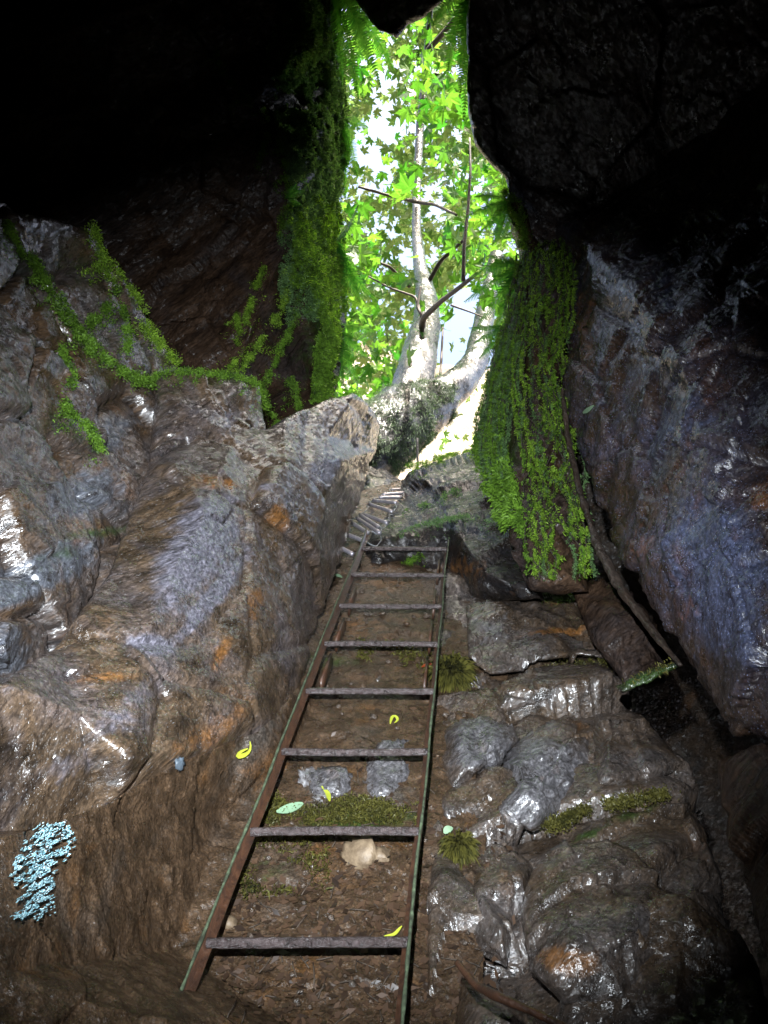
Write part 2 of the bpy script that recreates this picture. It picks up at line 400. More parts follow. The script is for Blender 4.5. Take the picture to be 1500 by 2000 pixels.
def rock(name, poly, inner=(), step=5, rim=.35, chunk=(.04, 4.), fb=(.02, 6.), fol=(.006, 30.), crack=0.,
         grain=(.75, .55, .3), warp=8, rnd=.05, tint=(), mat='slab', seed=0, key=None, parent=None, ledge=0, **k):
    pts = [p[:2] for p in poly]
    ctrl = [Vector(p[:2]) for p in poly]+[Vector(p[:2]) for p in inner]
    iz = [1/p[2] for p in poly]+[1/p[2] for p in inner]
    res = delaunay_2d_cdt(ctrl, [(i, (i+1) % len(poly)) for i in range(len(poly))], [], 0, .01)
    cv, tris, orig = res[0], res[2], res[3]
    civ = [iz[o[0]] if o else .4 for o in orig]
    x0 = min(p[0] for p in pts); x1 = max(p[0] for p in pts); y0 = min(p[1] for p in pts); y1 = max(p[1] for p in pts)
    xs = axis1(x0, x1, -25, 1525, step); ys = axis1(y0, y1, -25, 2025, step)
    gx, gy = np.meshgrid(xs, ys); sh = gx.shape; gx = gx.ravel(); gy = gy.ravel()
    ins = inside(gx, gy, pts).reshape(sh)
    cell = (ins[:-1, :-1].astype(int)+ins[1:, :-1]+ins[:-1, 1:]+ins[1:, 1:]) >= 2
    idx = np.arange(len(gx)).reshape(sh)
    a, b, c, d = (idx[:-1, :-1][cell], idx[:-1, 1:][cell], idx[1:, 1:][cell], idx[1:, :-1][cell])
    T = np.concatenate([np.stack([a, d, c], 1), np.stack([a, c, b], 1)])
    used = np.unique(T); rm = -np.ones(len(gx), int); rm[used] = np.arange(len(used)); T = rm[T]
    gx = gx[used]; gy = gy[used]
    # boundary edges -> snap to the outline
    E = np.concatenate([T[:, [0, 1]], T[:, [1, 2]], T[:, [2, 0]]])
    key_ = E.min(1).astype(np.int64)*10**7+E.max(1)
    u, inv, cnt = np.unique(key_, return_inverse=True, return_counts=True)
    BE = E[cnt[inv] == 1]; bv = np.unique(BE)
    gx0, gy0 = gx.copy(), gy.copy()
    _, bx, by = bdist(gx[bv], gy[bv], pts); gx[bv] = bx; gy[bv] = by
    # inverse depth, piecewise linear in the picture = piecewise planar in space
    def field(x, y):
        wq = np.stack([x/140, y/140, np.full(len(x), seed*3.1)], 1)
        wx = x+warp*fbm(wq, 3, seed); wy = y+warp*fbm(wq+9, 3, seed+5)
        best = np.full(len(x), -1e9); Z = np.full(len(x), .4)
        for t in tris:
            A, B, Cc = (np.array(cv[i]) for i in t); det = (B[0]-A[0])*(Cc[1]-A[1])-(Cc[0]-A[0])*(B[1]-A[1])
            if abs(det) < 1: continue
            l1 = ((wx-A[0])*(Cc[1]-A[1])-(Cc[0]-A[0])*(wy-A[1]))/det
            l2 = ((B[0]-A[0])*(wy-A[1])-(wx-A[0])*(B[1]-A[1]))/det
            l0 = 1-l1-l2; mn = np.minimum(np.minimum(l0, l1), l2)
            v = l0*civ[t[0]]+l1*civ[t[1]]+l2*civ[t[2]]; m = mn > best
            Z = np.where(m, v, Z); best = np.where(m, mn, best)
        return 1/np.clip(Z, .08, 3)
    z = field(gx, gy); V00 = P(gx0, gy0, field(gx0, gy0))
    if rnd:
        dist, _, _ = bdist(gx, gy, pts); dm = dist*z/F
        q = np.clip(1-dm/rnd, 0, 1); z = z+rnd*(1-np.sqrt(np.clip(1-q*q, 0, 1)))
    V = P(gx, gy, z)
    T = T[:, ::-1]
    n = vnormals(V00, T)
    if ((V-CAM)*n).sum(1).mean() > 0: T = T[:, ::-1]; n = -n
    for _ in range(5):
        acc = n.copy()
        for kq in range(3):
            for ax in range(3): acc[:, ax] += np.bincount(T[:, kq], n[T[:, (kq+1) % 3], ax], len(n))
        n = unit(acc+1e-12)
    g = d2w(unit(np.array(grain, float)))
    z_ = None; h = 0
    Vg = V - np.outer(V@g, g)*.6
    Vw = V + .015*np.stack([fbm(V*3, 2, seed+21), fbm(V*3, 2, seed+22), fbm(V*3, 2, seed+23)], 1)
    if chunk[0]:
        Vc = Vw - np.outer(Vw@g, g)*.4
        f1, f21, fh = voro(Vc*chunk[1], seed+40)
        h = h+chunk[0]*fh
        f1, f21b, fh2 = voro(Vc*chunk[1]*2.7, seed+50)
        h = h+chunk[0]*.3*fh2
        if crack: h = h-crack*np.exp(-(f21/.05)**2)
    if ledge:
        hh = (Vw@np.array([.15, .3, .95]))*9
        h = h + ledge*(np.abs((hh % 1)-.5)*2)**2
    h = h+fb[0]*.4*fbm(V*fb[1]*1.4, 4, seed, .5)
    h = h+fol[0]*.6*fbm(Vg*fol[1], 3, seed+9)
    h = h+fol[0]*.35*fbm(Vg*fol[1]*2.6, 2, seed+13)
    V = V+n*h[:, None]
    # tint masks
    tn = np.zeros((len(V), 3))
    for ch, cx, cy, rx, ry, ang, s in tint:
        ca, sa = math.cos(R(ang)), math.sin(R(ang)); dx, dy = gx-cx, -(gy-cy)
        uu = (dx*ca+dy*sa)/rx; vv = (-dx*sa+dy*ca)/ry
        tn[:, ch] = np.maximum(tn[:, ch], s*np.exp(-(uu*uu+vv*vv)))
    # sides: carry the rim back, away from the viewpoint, and taper
    nb = len(V); mapb = -np.ones(nb, int); mapb[bv] = np.arange(len(bv))
    cen = V[bv].mean(0); view = unit(V[bv]-CAM)
    V1 = V[bv]+view*rim*.45+(cen-V[bv])*.03
    V2 = V[bv]+view*rim+(cen+view*rim-V[bv]-view*rim)*.12
    nB = len(bv)
    Vall = np.concatenate([V, V1, V2]); 
    e0, e1 = mapb[BE[:, 0]], mapb[BE[:, 1]]
    side = np.concatenate([np.stack([BE[:, 0], nb+e0, nb+e1], 1), np.stack([BE[:, 0], nb+e1, BE[:, 1]], 1),
                           np.stack([nb+e0, nb+nB+e0, nb+nB+e1], 1), np.stack([nb+e0, nb+nB+e1, nb+e1], 1)])
    Tall = np.concatenate([T, side])
    tn = np.concatenate([tn, tn[bv], tn[bv]])
    n2 = vnormals(V, T)
    kd = KDTree(len(V)//2+1)
    for i in range(0, len(V), 2): kd.insert((gx[i], gy[i], 0), i)
    kd.balance()
    if key: SURF[key] = (kd, V, n2)
    return make(name, Vall, Tall, M[mat], parent, attrs={'tint': tn}, **k)
def on(key, px, py):
    kd, V, n = SURF[key]
    I = [kd.find((a, b, 0))[1] for a, b in zip(np.atleast_1d(px), np.atleast_1d(py))]
    V, n = V[I], n[I]; ray = P(np.atleast_1d(px), np.atleast_1d(py), np.ones(len(V)))-CAM   # ray meets the local tangent plane
    dn_ = (ray*n).sum(1); t0 = ((V-CAM)@np.array([0, CU, SU])); t = ((V-CAM)*n).sum(1)/np.where(np.abs(dn_) < .12, -1e9, dn_)
    t = np.where((np.abs(dn_) < .12) | (np.abs(t/t0-1) > .02), t0, t)
    return CAM+ray*t[:, None], n
def zof(key, px, py):
    v, _ = on(key, px, py); r = v-CAM
    return r[:, 1]*CU+r[:, 2]*SU

G_, MO, OC = 0, 1, 2
# --- the slope under the ladder
rock('ground_slope',
     [(-400, 1640, .98), (0, 1640, 1.16), (200, 1575, 1.42), (350, 1490, 1.68), (500, 1430, 1.98), (560, 1370, 2.2),
      (620, 1180, zs(620, 1180)), (660, 1060, zs(660, 1060)), (690, 960, zs(690, 960)), (800, 935, zs(800, 935)), (900, 990, zs(900, 990)),
      (1000, 1050, zs(1000, 1050)), (1010, 1200, zs(1010, 1200)), (950, 1600, zs(950, 1600)), (930, 2500, zs(930, 2500)), (-400, 2600, .7)],
     [(560, 1500, zs(560, 1500)), (440, 1600, zs(440, 1600)-.02), (640, 1300, zs(640, 1300)), (480, 1800, zs(480, 1800)), (340, 1850, zs(340, 1850)-.01), (820, 1300, zs(820, 1300)),
      (820, 1700, zs(820, 1700)), (700, 2100, zs(700, 2100)), (0, 1900, 1.05), (760, 1100, zs(760, 1100))],
     step=4, chunk=(.010, 7.), fb=(.014, 16.), fol=(.002, 45.), warp=4, rnd=0, mat='soil', seed=3, key='slope', kind='structure',
     tint=[(OC, 520, 1500, 110, 60, 30, .45), (MO, 700, 1600, 150, 28, 0, .8), (MO, 640, 1290, 90, 20, 0, .6), (G_, 500, 1450, 40, 130, -30, .7),
           (MO, 530, 1700, 60, 40, 0, .5), (OC, 760, 1130, 90, 40, 0, .6), (OC, 700, 1230, 80, 40, 0, .5), (G_, 640, 1540, 60, 50, 0, .8), (G_, 760, 1560, 70, 60, 0, .7)])
# --- left boulders
rock('boulder', [(-400, 250, 1.9), (0, 420, 2.35), (90, 430, 2.5), (180, 445, 2.65), (240, 560, 2.8), (350, 715, 3.05), (420, 760, 3.1),
                 (400, 950, 2.8), (330, 1150, 2.45), (200, 1350, 2.0), (0, 1450, 1.6), (-400, 1500, 1.1)],
     [(60, 520, 2.45), (120, 630, 2.45), (200, 720, 2.5), (100, 900, 2.1), (230, 930, 2.35), (150, 1080, 2.0), (0, 1000, 1.75), (0, 1200, 1.55), (300, 800, 2.75), (-400, 900, 1.3)],
     chunk=(.06, 3.2), fb=(.02, 6), fol=(.008, 22), crack=.03, grain=(.8, .45, .3), mat='left', seed=11, key='left', rim=.3,
     label='dark cracked grey boulder with green moss lines, left of the big slab', cat='boulder',
     tint=[(G_, 160, 970, 110, 60, 20, .9), (G_, 60, 1130, 170, 40, 28, 1.1), (G_, 250, 830, 90, 40, 50, .7), (G_, 20, 1270, 60, 60, 40, .9), (MO, 200, 1040, 130, 14, 12, .7), (MO, 110, 1085, 70, 18, 0, .5),
           (OC, 170, 1080, 70, 60, 0, .35), (OC, 260, 790, 30, 20, 0, .6)])
rock('boulder', [(306, 742, 2.8), (345, 728, 2.88), (430, 734, 2.95), (480, 742, 3.02), (508, 756, 3.08), (512, 800, 3.08), (520, 850, 3.0), (480, 900, 2.85), (330, 900, 2.62), (292, 880, 2.6)],
     [(400, 820, 2.75)], step=4, chunk=(.03, 5), fb=(.01, 8), fol=(.004, 40), mat='slab', seed=17, key='cap', rim=.35,
     label='brown flat topped rock block with a moss rim, behind the top of the big slab', cat='boulder',
     tint=[(G_, 450, 820, 60, 22, 20, .55)])
rock('rock_slab', [(295, 880, 2.55), (330, 856, 2.62), (400, 838, 2.75), (470, 828, 2.87), (520, 834, 2.95), (560, 812, 3.05), (600, 796, 3.2), (645, 778, 3.38), (692, 766, 3.55), (722, 792, 3.8),
                   (744, 828, 4.05), (738, 878, 4.05), (716, 925, 3.95), (702, 985, 3.75), (678, 1060, 3.45), (640, 1170, 2.92), (604, 1290, 2.45), (562, 1400, 2.2), (530, 1450, 2.12),
                   (440, 1515, 1.95), (350, 1560, 1.8), (200, 1640, 1.55), (0, 1740, 1.3), (-400, 1830, 1.0), (-400, 1350, 1.0), (0, 1335, 1.38), (110, 1260, 1.65), (215, 1120, 1.98), (262, 980, 2.3)],
     [(690, 775, 3.5), (668, 900, 3.15), (610, 1040, 2.75), (575, 1150, 2.5), (520, 1300, 2.15), (470, 1400, 1.92), (340, 900, 2.45), (400, 1000, 2.25), (330, 1130, 1.98), (290, 1230, 1.82),
      (400, 1240, 1.98), (270, 1290, 1.72), (420, 1330, 1.92), (150, 1400, 1.5), (500, 1000, 2.5), (560, 900, 2.8), (640, 850, 3.2), (470, 1150, 2.2), (250, 1480, 1.52), (400, 1460, 1.78)],
     step=4, chunk=(.022, 2.4), fb=(.010, 7), fol=(.005, 34), crack=.010, mat='slab', seed=23, key='slab', rim=.4, warp=4, rnd=.015,
     label='huge wet brown schist slab with pale streaked face, leaning left of the ladder', cat='rock slab',
     tint=[(G_, 390, 1060, 150, 75, 62, 1.0), (G_, 420, 1160, 130, 22, 50, 1.0), (G_, 640, 900, 90, 34, 62, .8), (G_, 300, 1260, 60, 24, -10, .9), (G_, 240, 1390, 110, 40, 35, .55), (G_, 130, 1500, 90, 40, 30, .45),
           (OC, 430, 935, 60, 14, -15, 1.0), (OC, 545, 1010, 34, 18, -60, .9), (OC, 500, 1180, 26, 60, -20, .6), (OC, 430, 1280, 16, 60, -25, .7), (OC, 400, 1440, 110, 40, 30, .6), (OC, 190, 1330, 90, 14, 5, .7),
           (OC, 200, 1200, 60, 60, 0, .35), (MO, 660, 1000, 60, 130, -25, .35), (MO, 725, 850, 30, 60, 0, .7), (OC, 120, 1600, 90, 20, 10, .4)])
# --- left overhang
rock('boulder', [(-500, -500, 3.0), (640, -500, 3.2), (652, 0, 3.95), (662, 150, 4.1), (674, 240, 4.2), (668, 330, 4.25), (655, 392, 4.3), (661, 480, 4.3), (668, 560, 4.3), (667, 640, 4.2), (655, 700, 4.1),
                 (645, 790, 4.0), (600, 880, 4.0), (500, 890, 3.8), (340, 800, 3.6), (200, 600, 3.6), (100, 500, 3.5), (-500, 420, 3.2)],
     [(430, 110, 3.5), (500, 190, 3.55), (530, 250, 3.6), (560, 390, 3.65), (560, 480, 3.6), (510, 600, 3.5), (450, 730, 3.45), (200, 250, 3.55), (0, 100, 3.3), (350, 500, 3.7), (300, 0, 3.3), (600, 280, 3.72), (590, 80, 3.6), (560, -200, 3.3), (620, 600, 3.85)],
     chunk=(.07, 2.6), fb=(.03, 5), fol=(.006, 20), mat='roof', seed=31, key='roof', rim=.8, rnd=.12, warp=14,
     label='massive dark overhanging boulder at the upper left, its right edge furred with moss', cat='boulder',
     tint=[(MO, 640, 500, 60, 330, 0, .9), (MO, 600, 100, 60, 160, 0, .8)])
# --- right side
rock('boulder', [(916, -500, 3.0), (913, 0, 3.45), (911, 150, 3.55), (914, 220, 3.62), (928, 285, 3.66), (955, 320, 3.68), (985, 350, 3.7), (996, 396, 3.7), (1030, 452, 3.72), (1062, 500, 3.7), (1130, 540, 3.8),
                 (1250, 560, 3.8), (1500, 500, 3.5), (2000, 430, 3.0), (2000, -500, 2.6)],
     [(985, 200, 3.6), (1020, 340, 3.72), (1150, 400, 3.74), (1200, 200, 3.5), (1300, 0, 3.3), (1300, 350, 3.6)],
     chunk=(.05, 2.8), fb=(.03, 5), fol=(.006, 20), mat='ur', seed=41, key='ur', rim=.8, rnd=.04, grain=(.5, -.5, .3),
     label='large dark smooth boulder overhanging the opening at the upper right', cat='boulder', tint=[(G_, 1020, 390, 46, 9, -33, 1.2), (G_, 980, 330, 24, 10, -20, 1.0)])
rock('rock_wall', [(1085, 430, 3.8), (1118, 560, 3.4), (1106, 650, 3.3), (1092, 720, 3.2), (1112, 830, 3.0), (1147, 930, 2.78), (1188, 1050, 2.52), (1240, 1150, 2.3), (1312, 1270, 2.05), (1372, 1350, 1.9),
                   (1425, 1440, 1.75), (1500, 1452, 1.65), (2000, 1500, 1.15), (2000, -150, 2.9), (1500, 80, 3.6), (1320, 230, 3.85), (1180, 370, 3.85)],
     [(1300, 430, 3.1), (1450, 350, 2.8), (1800, 300, 2.1), (1230, 560, 2.75), (1200, 700, 2.75), (1330, 700, 2.2), (1230, 860, 2.55), (1350, 760, 2.15), (1400, 1000, 1.85), (1300, 1100, 2.05), (1450, 1300, 1.65)],
     chunk=(.05, 3.5), fb=(.022, 6), fol=(.007, 24), crack=.012, mat='right', seed=47, key='right', rim=.5, grain=(.5, -.5, .3), kind=None,
     label='tall glittering dark brown rock wall filling the right side', cat='rock wall',
     tint=[(G_, 1400, 1130, 120, 170, 20, 1.1), (G_, 1300, 830, 130, 60, 20, .6), (G_, 1300, 560, 60, 110, 0, .6), (G_, 1200, 780, 60, 40, 0, .4), (OC, 1140, 650, 45, 110, 0, .55), (OC, 1260, 640, 60, 60, 0, .4),  # blue grey spots include painted sky sheen
           (OC, 1240, 1060, 40, 60, -40, .5), (OC, 1330, 1190, 40, 60, -40, .45), (OC, 1490, 960, 40, 40, 0, .9)])
rock('boulder', [(1405, 1480, 1.72), (1500, 1466, 1.6), (2000, 1440, 1.15), (2000, 2600, .75), (1560, 2600, .85), (1500, 1980, 1.1), (1480, 1850, 1.2), (1440, 1700, 1.38), (1405, 1570, 1.58)],
     [(1600, 1700, 1.2)], chunk=(.04, 4), fb=(.02, 7), mat='roof', seed=53, rim=.4,
     label='dark rock at the lower right edge, below the horizontal crack', cat='boulder')
def ze(px, py, o): return float(zs(px, py))-o*1.15+.03
EE = [(850, 1125, .0), (930, 1150, .02), (1030, 1160, .03), (1112, 1152, .05), (1180, 1270, .08), (1262, 1400, .1), (1345, 1485, .12), (1388, 1600, .12), (1440, 1800, .12), (1500, 1930, .12), (1600, 2500, .1), (835, 2500, .02), (842, 1500, .0)]
rock('ground_slope', [(a, b, ze(a, b, o)) for a, b, o in EE],
     [(a, b, ze(a, b, o)) for a, b, o in [(1000, 1330, .02), (1150, 1400, .10), (1050, 1600, .04), (1250, 1600, .14), (1000, 1850, .03), (1200, 1850, .12), (1350, 1800, .16)]],
     chunk=(.085, 3.1), fb=(.012, 10), fol=(.004, 30), mat='stone', seed=59, key='stony', rim=.35, crack=.02, kind='structure',
     tint=[(MO, 1240, 1570, 90, 12, 14, .7), (MO, 1130, 1290, 110, 10, 14, .5), (OC, 1110, 1225, 70, 7, 8, 1.), (MO, 1150, 1605, 60, 10, 14, .7), (OC, 1120, 1870, 100, 20, -15, .8), (G_, 1200, 1450, 80, 50, 0, .4)])
def block(poly, off, label, mat='stone', seed=1, bulge=.05, key=None, tint=(), rim=.15, chunk=(.032, 6), **k):
    cx = sum(p[0] for p in poly)/len(poly); cy = sum(p[1] for p in poly)/len(poly)
    pz = [(a, b, ze(a, b, off)) for a, b in poly]
    inner = [(cx+(a-cx)*.45+random.uniform(-9, 9), cy+(b-cy)*.45+random.uniform(-9, 9), ze(cx+(a-cx)*.45, cy+(b-cy)*.45, off+bulge*random.uniform(.7, 1.15))) for a, b in poly[::2]]
    return rock(k.pop('name', 'rock'), pz, inner, step=4, chunk=chunk, fb=(.010, 12), fol=(.004, 40), mat=mat, seed=seed, rim=rim, rnd=.03, warp=9, key=key, tint=tint, label=label, cat='rock', **k)
block([(918, 1165), (975, 1152), (1060, 1156), (1108, 1160), (1150, 1220), (1195, 1300), (1120, 1290), (1050, 1300), (960, 1318), (915, 1290), (912, 1220)], .11,
      'square topped rock block under the hanging moss, right of the ladder top', seed=61, key='b1', tint=[(OC, 1090, 1232, 70, 8, 5, 1.), (G_, 960, 1230, 50, 40, 0, .6)])
block([(866, 1425), (900, 1405), (955, 1405), (1000, 1425), (1012, 1450), (975, 1490), (930, 1520), (905, 1590), (880, 1540), (862, 1480)], .035,
      'grey rounded stone just right of the ladder rail, beside the biggest pale stone', seed=67, tint=[(G_, 940, 1450, 80, 60, 0, 1.)])
block([(975, 1480), (1020, 1440), (1075, 1405), (1110, 1395), (1150, 1420), (1160, 1480), (1130, 1560), (1090, 1590), (1030, 1625), (990, 1640), (975, 1600), (985, 1540)], .055,
      'biggest pale grey wet stone with white streaks, set in the slope right of the ladder', seed=71, tint=[(G_, 1050, 1520, 120, 90, 0, 1.2), (G_, 1060, 1530, 80, 40, 0, 1.2)], bulge=.07)
block([(1165, 1400), (1230, 1395), (1290, 1440), (1330, 1500), (1240, 1540), (1170, 1540), (1140, 1570), (1160, 1480)], .1,
      'dark slanting stone between the biggest pale stone and the black crevice', seed=73)
block([(1050, 1700), (1110, 1650), (1210, 1640), (1290, 1690), (1330, 1790), (1320, 1900), (1230, 1970), (1100, 1960), (1040, 1900), (1020, 1790)], .1,
      'broad dark boulder bulging low on the right, below the mossy ledge', seed=79, bulge=.05, tint=[(OC, 1110, 1880, 70, 30, -10, 1.)], rim=.25)
block([(900, 1900), (960, 1930), (1040, 1965), (1100, 2010), (1080, 2120), (930, 2150), (880, 2010)], .06, 'rusty brown stone at the bottom edge right of the ladder foot', seed=83)
block([(960, 1640), (1010, 1640), (1040, 1690), (1010, 1800), (990, 1890), (930, 1860), (905, 1760), (915, 1680)], .03,
      'upright brown stone between the ladder rail and the broad dark boulder', seed=85)
block([(910, 1325), (1000, 1310), (1100, 1300), (1190, 1310), (1230, 1360), (1150, 1385), (1050, 1385), (960, 1400), (905, 1385)], .03,
      'long low stone shelf between the square block and the pale stones', seed=87, tint=[(MO, 1140, 1310, 90, 12, 10, .6)])
# stones behind the rungs
block([(570, 1500), (600, 1488), (690, 1495), (712, 1510), (690, 1560), (650, 1600), (610, 1570), (585, 1540)], -.01, 'flat blue grey stone behind the ladder, below the sixth rung from the top', seed=89, tint=[(G_, 640, 1530, 80, 60, 0, 1.2)], bulge=.03, rim=.08)
block([(735, 1440), (765, 1400), (815, 1375), (830, 1420), (815, 1500), (790, 1580), (730, 1590), (690, 1570), (705, 1510)], .0, 'tall grey split stone behind the ladder beside the right rail', seed=91, tint=[(G_, 760, 1490, 60, 120, -20, .9)], bulge=.04, rim=.08)
block([(690, 1290), (730, 1285), (770, 1310), (790, 1340), (740, 1345), (680, 1340), (665, 1315)], -.01, 'small brown stone behind the ladder, just above the fifth rung from the top', seed=93, bulge=.04, rim=.06)
block([(535, 1650), (600, 1645), (640, 1655), (635, 1690), (580, 1705), (530, 1690)], -.01, 'half buried light brown stone behind the ladder, left of the pale tan rock', seed=97, bulge=.03, rim=.05, mat='soil')
block([(680, 1660), (715, 1640), (760, 1655), (795, 1665), (775, 1685), (730, 1700), (685, 1690)], .01, 'pale tan angular rock half buried in litter behind the ladder', seed=101, bulge=.035, rim=.05, mat='tan')
block([(572, 1500), (588, 1494), (615, 1500), (625, 1530), (650, 1560), (648, 1580), (620, 1585), (595, 1560), (578, 1530)], .012, 'white veined crumbling rock behind the ladder above a mossy ledge', seed=103, bulge=.03, rim=.05, mat='quartz', chunk=(.012, 26))
block([(424, 1800), (440, 1778), (458, 1780), (470, 1800), (462, 1822), (430, 1824)], .01, 'small rounded tan stone resting against the left rail by the lowest rung', seed=105, bulge=.025, rim=.04, mat='tan')
# --- rocks at the top of the ladder
rock('boulder', [(786, 952, 4.6), (800, 925, 4.6), (825, 912, 4.65), (852, 903, 4.7), (890, 894, 4.7), (930, 886, 4.6), (1000, 900, 4.3), (1060, 1000, 3.5), (1060, 1170, 2.75), (930, 1180, zs(930, 1180)-.02), (880, 1130, zs(880, 1130)),
                 (780, 1100, zs(780, 1100)), (705, 1120, zs(705, 1120)), (715, 1060, 3.55), (760, 1000, 4.05)],
     [(860, 960, 4.0), (900, 930, 4.2), (960, 990, 3.6), (880, 1020, 3.5), (800, 1000, 3.95), (800, 1050, 3.5), (990, 1060, 3.2), (950, 1120, 2.95)],
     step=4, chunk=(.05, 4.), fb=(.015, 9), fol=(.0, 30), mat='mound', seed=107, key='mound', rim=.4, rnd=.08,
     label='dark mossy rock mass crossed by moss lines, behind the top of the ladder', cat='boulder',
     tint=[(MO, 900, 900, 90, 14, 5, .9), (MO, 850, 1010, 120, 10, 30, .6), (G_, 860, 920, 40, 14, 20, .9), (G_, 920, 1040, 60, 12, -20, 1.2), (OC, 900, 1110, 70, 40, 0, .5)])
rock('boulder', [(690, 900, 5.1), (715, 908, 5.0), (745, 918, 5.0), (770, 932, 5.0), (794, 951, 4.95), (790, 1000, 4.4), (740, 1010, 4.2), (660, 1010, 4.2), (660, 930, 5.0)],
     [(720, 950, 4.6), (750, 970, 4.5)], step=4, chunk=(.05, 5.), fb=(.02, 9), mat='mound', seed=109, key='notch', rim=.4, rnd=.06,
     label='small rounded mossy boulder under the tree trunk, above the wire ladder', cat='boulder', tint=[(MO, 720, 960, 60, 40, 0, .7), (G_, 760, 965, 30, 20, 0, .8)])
rock('boulder', [(540, -500, 3.6), (960, -500, 3.4), (950, -60, 3.6), (880, -10, 3.7), (850, 15, 3.7), (822, 38, 3.75), (796, 48, 3.8), (775, 74, 3.8), (742, 62, 3.8), (722, 40, 3.8), (690, -5, 3.8), (640, -60, 3.8)],
     [(780, -60, 3.7)], step=4, chunk=(.03, 5.), fb=(.03, 9), mat='shell', seed=113, key='top', rim=.4, rnd=.02,
     label='dark earthy rock lip draped with ferns, closing the top of the opening', cat='boulder', tint=[(MO, 760, 40, 90, 60, 0, .5)])
# --- root mass under the moss curtain
HP = [(992, 372, 3.62), (1010, 400, 3.6), (1040, 462, 3.56), (1060, 488, 3.52), (1108, 488, 3.45), (1120, 550, 3.4), (1106, 650, 3.25), (1093, 740, 3.15), (1112, 840, 3.0), (1132, 950, 2.82), (1146, 1080, 2.62), (1150, 1152, 2.52), (1090, 1160, 2.52), (1040, 1160, 2.55), (1005, 1075, 2.75),
      (985, 1000, 2.95), (955, 955, 3.15), (924, 886, 3.75), (946, 800, 3.75), (960, 705, 3.75), (988, 620, 3.7), (1008, 540, 3.7), (1018, 480, 3.7), (998, 420, 3.7)]
rock('tree_root', HP, [(1060, 560, 3.3), (1040, 700, 3.2), (1050, 850, 2.95), (1000, 900, 3.2), (1080, 1000, 2.7), (1060, 1100, 2.6), (1090, 600, 3.3)],
     step=4, chunk=(.03, 6.), fb=(.03, 9), fol=(.02, 14), grain=(.05, 1, .9), mat='roof', seed=127, key='root', rim=.35, rnd=.1, warp=4,
     label='broad dark root mass hidden under a curtain of hanging moss, right of the ladder top', cat='tree root', tint=[(MO, 1050, 700, 70, 300, 0, .25), (MO, 990, 880, 60, 60, 0, .6)])

# --- the shaft around and behind all this: closed, with one hole where the opening is
def shell():
    nu, nv = 120, 72
    V = []
    for j in range(nv+1):
        th = math.pi*j/nv
        for i in range(nu):
            ph = 2*math.pi*i/nu
            V.append((math.sin(th)*math.cos(ph), math.sin(th)*math.sin(ph), math.cos(th)))
    D = np.array(V)                        # camera frame, +Z forward
    fwd = (D[:, 2]+1)/2
    px = 750+F*D[:, 0]/np.maximum(D[:, 2], .05); py = 1000-F*D[:, 1]/np.maximum(D[:, 2], .05)
    hole = (D[:, 2] > .2) & inside(px, py, [(620, -40), (940, -40), (1020, 350), (1040, 560), (1030, 760), (990, 930), (800, 985), (690, 985), (610, 860), (600, 300)])
    r = 1.5+4.2*np.clip(fwd, 0, 1)**3
    r = r*(1+.08*fbm(D*3, 4, 5))
    W = c2w(D*r[:, None])
    T = []
    for j in range(nv):
        for i in range(nu):
            a, b = j*nu+i, j*nu+(i+1) % nu; c, d = b+nu, a+nu
            if hole[[a, b, c, d]].any(): continue
            T += [(a, b, c), (a, c, d)]
    make('cave_wall', W, np.array(T), M['shell'], kind='structure', origin=(0, 0, 0), attrs={'tint': np.zeros((len(W), 3))})
shell()

# unseen bank added to keep sun out of the hole, and the pale backdrop cliff
def relief_sheet(name, fn, nu, nv, amp, fq, mat, seed, **k):
    u, v = np.meshgrid(np.linspace(0, 1, nu), np.linspace(0, 1, nv)); V = fn(u.ravel(), v.ravel())
    i = np.arange(nu*nv).reshape(nv, nu); a, b, c, d = i[:-1, :-1].ravel(), i[:-1, 1:].ravel(), i[1:, 1:].ravel(), i[1:, :-1].ravel()
    T = np.concatenate([np.stack([a, b, c], 1), np.stack([a, c, d], 1)]); n = vnormals(V, T)
    V = V+n*(amp*fbm(V*fq, 4, seed)+amp*.6*voro(V*fq*1.5, seed)[2])[:, None]
    return make(name, V, T, M[mat], attrs={'tint': np.zeros((len(V), 3))}, **k)
relief_sheet('sun_block_bank', lambda u, v: np.stack([-9+18*u, -.35-6*v, 5.9+7*v**.55+.4*np.sin(u*9)], 1), 90, 60, .35, .8, 'mound', 201, kind='structure')
relief_sheet('backdrop_cliff', lambda u, v: np.stack([-30+60*u, 24-3*np.cos(u*4)+2*v, 4+60*v], 1), 120, 120, 1.2, .25, 'cliff', 203, kind='structure')  # cliff put in to give the gap a cream tone
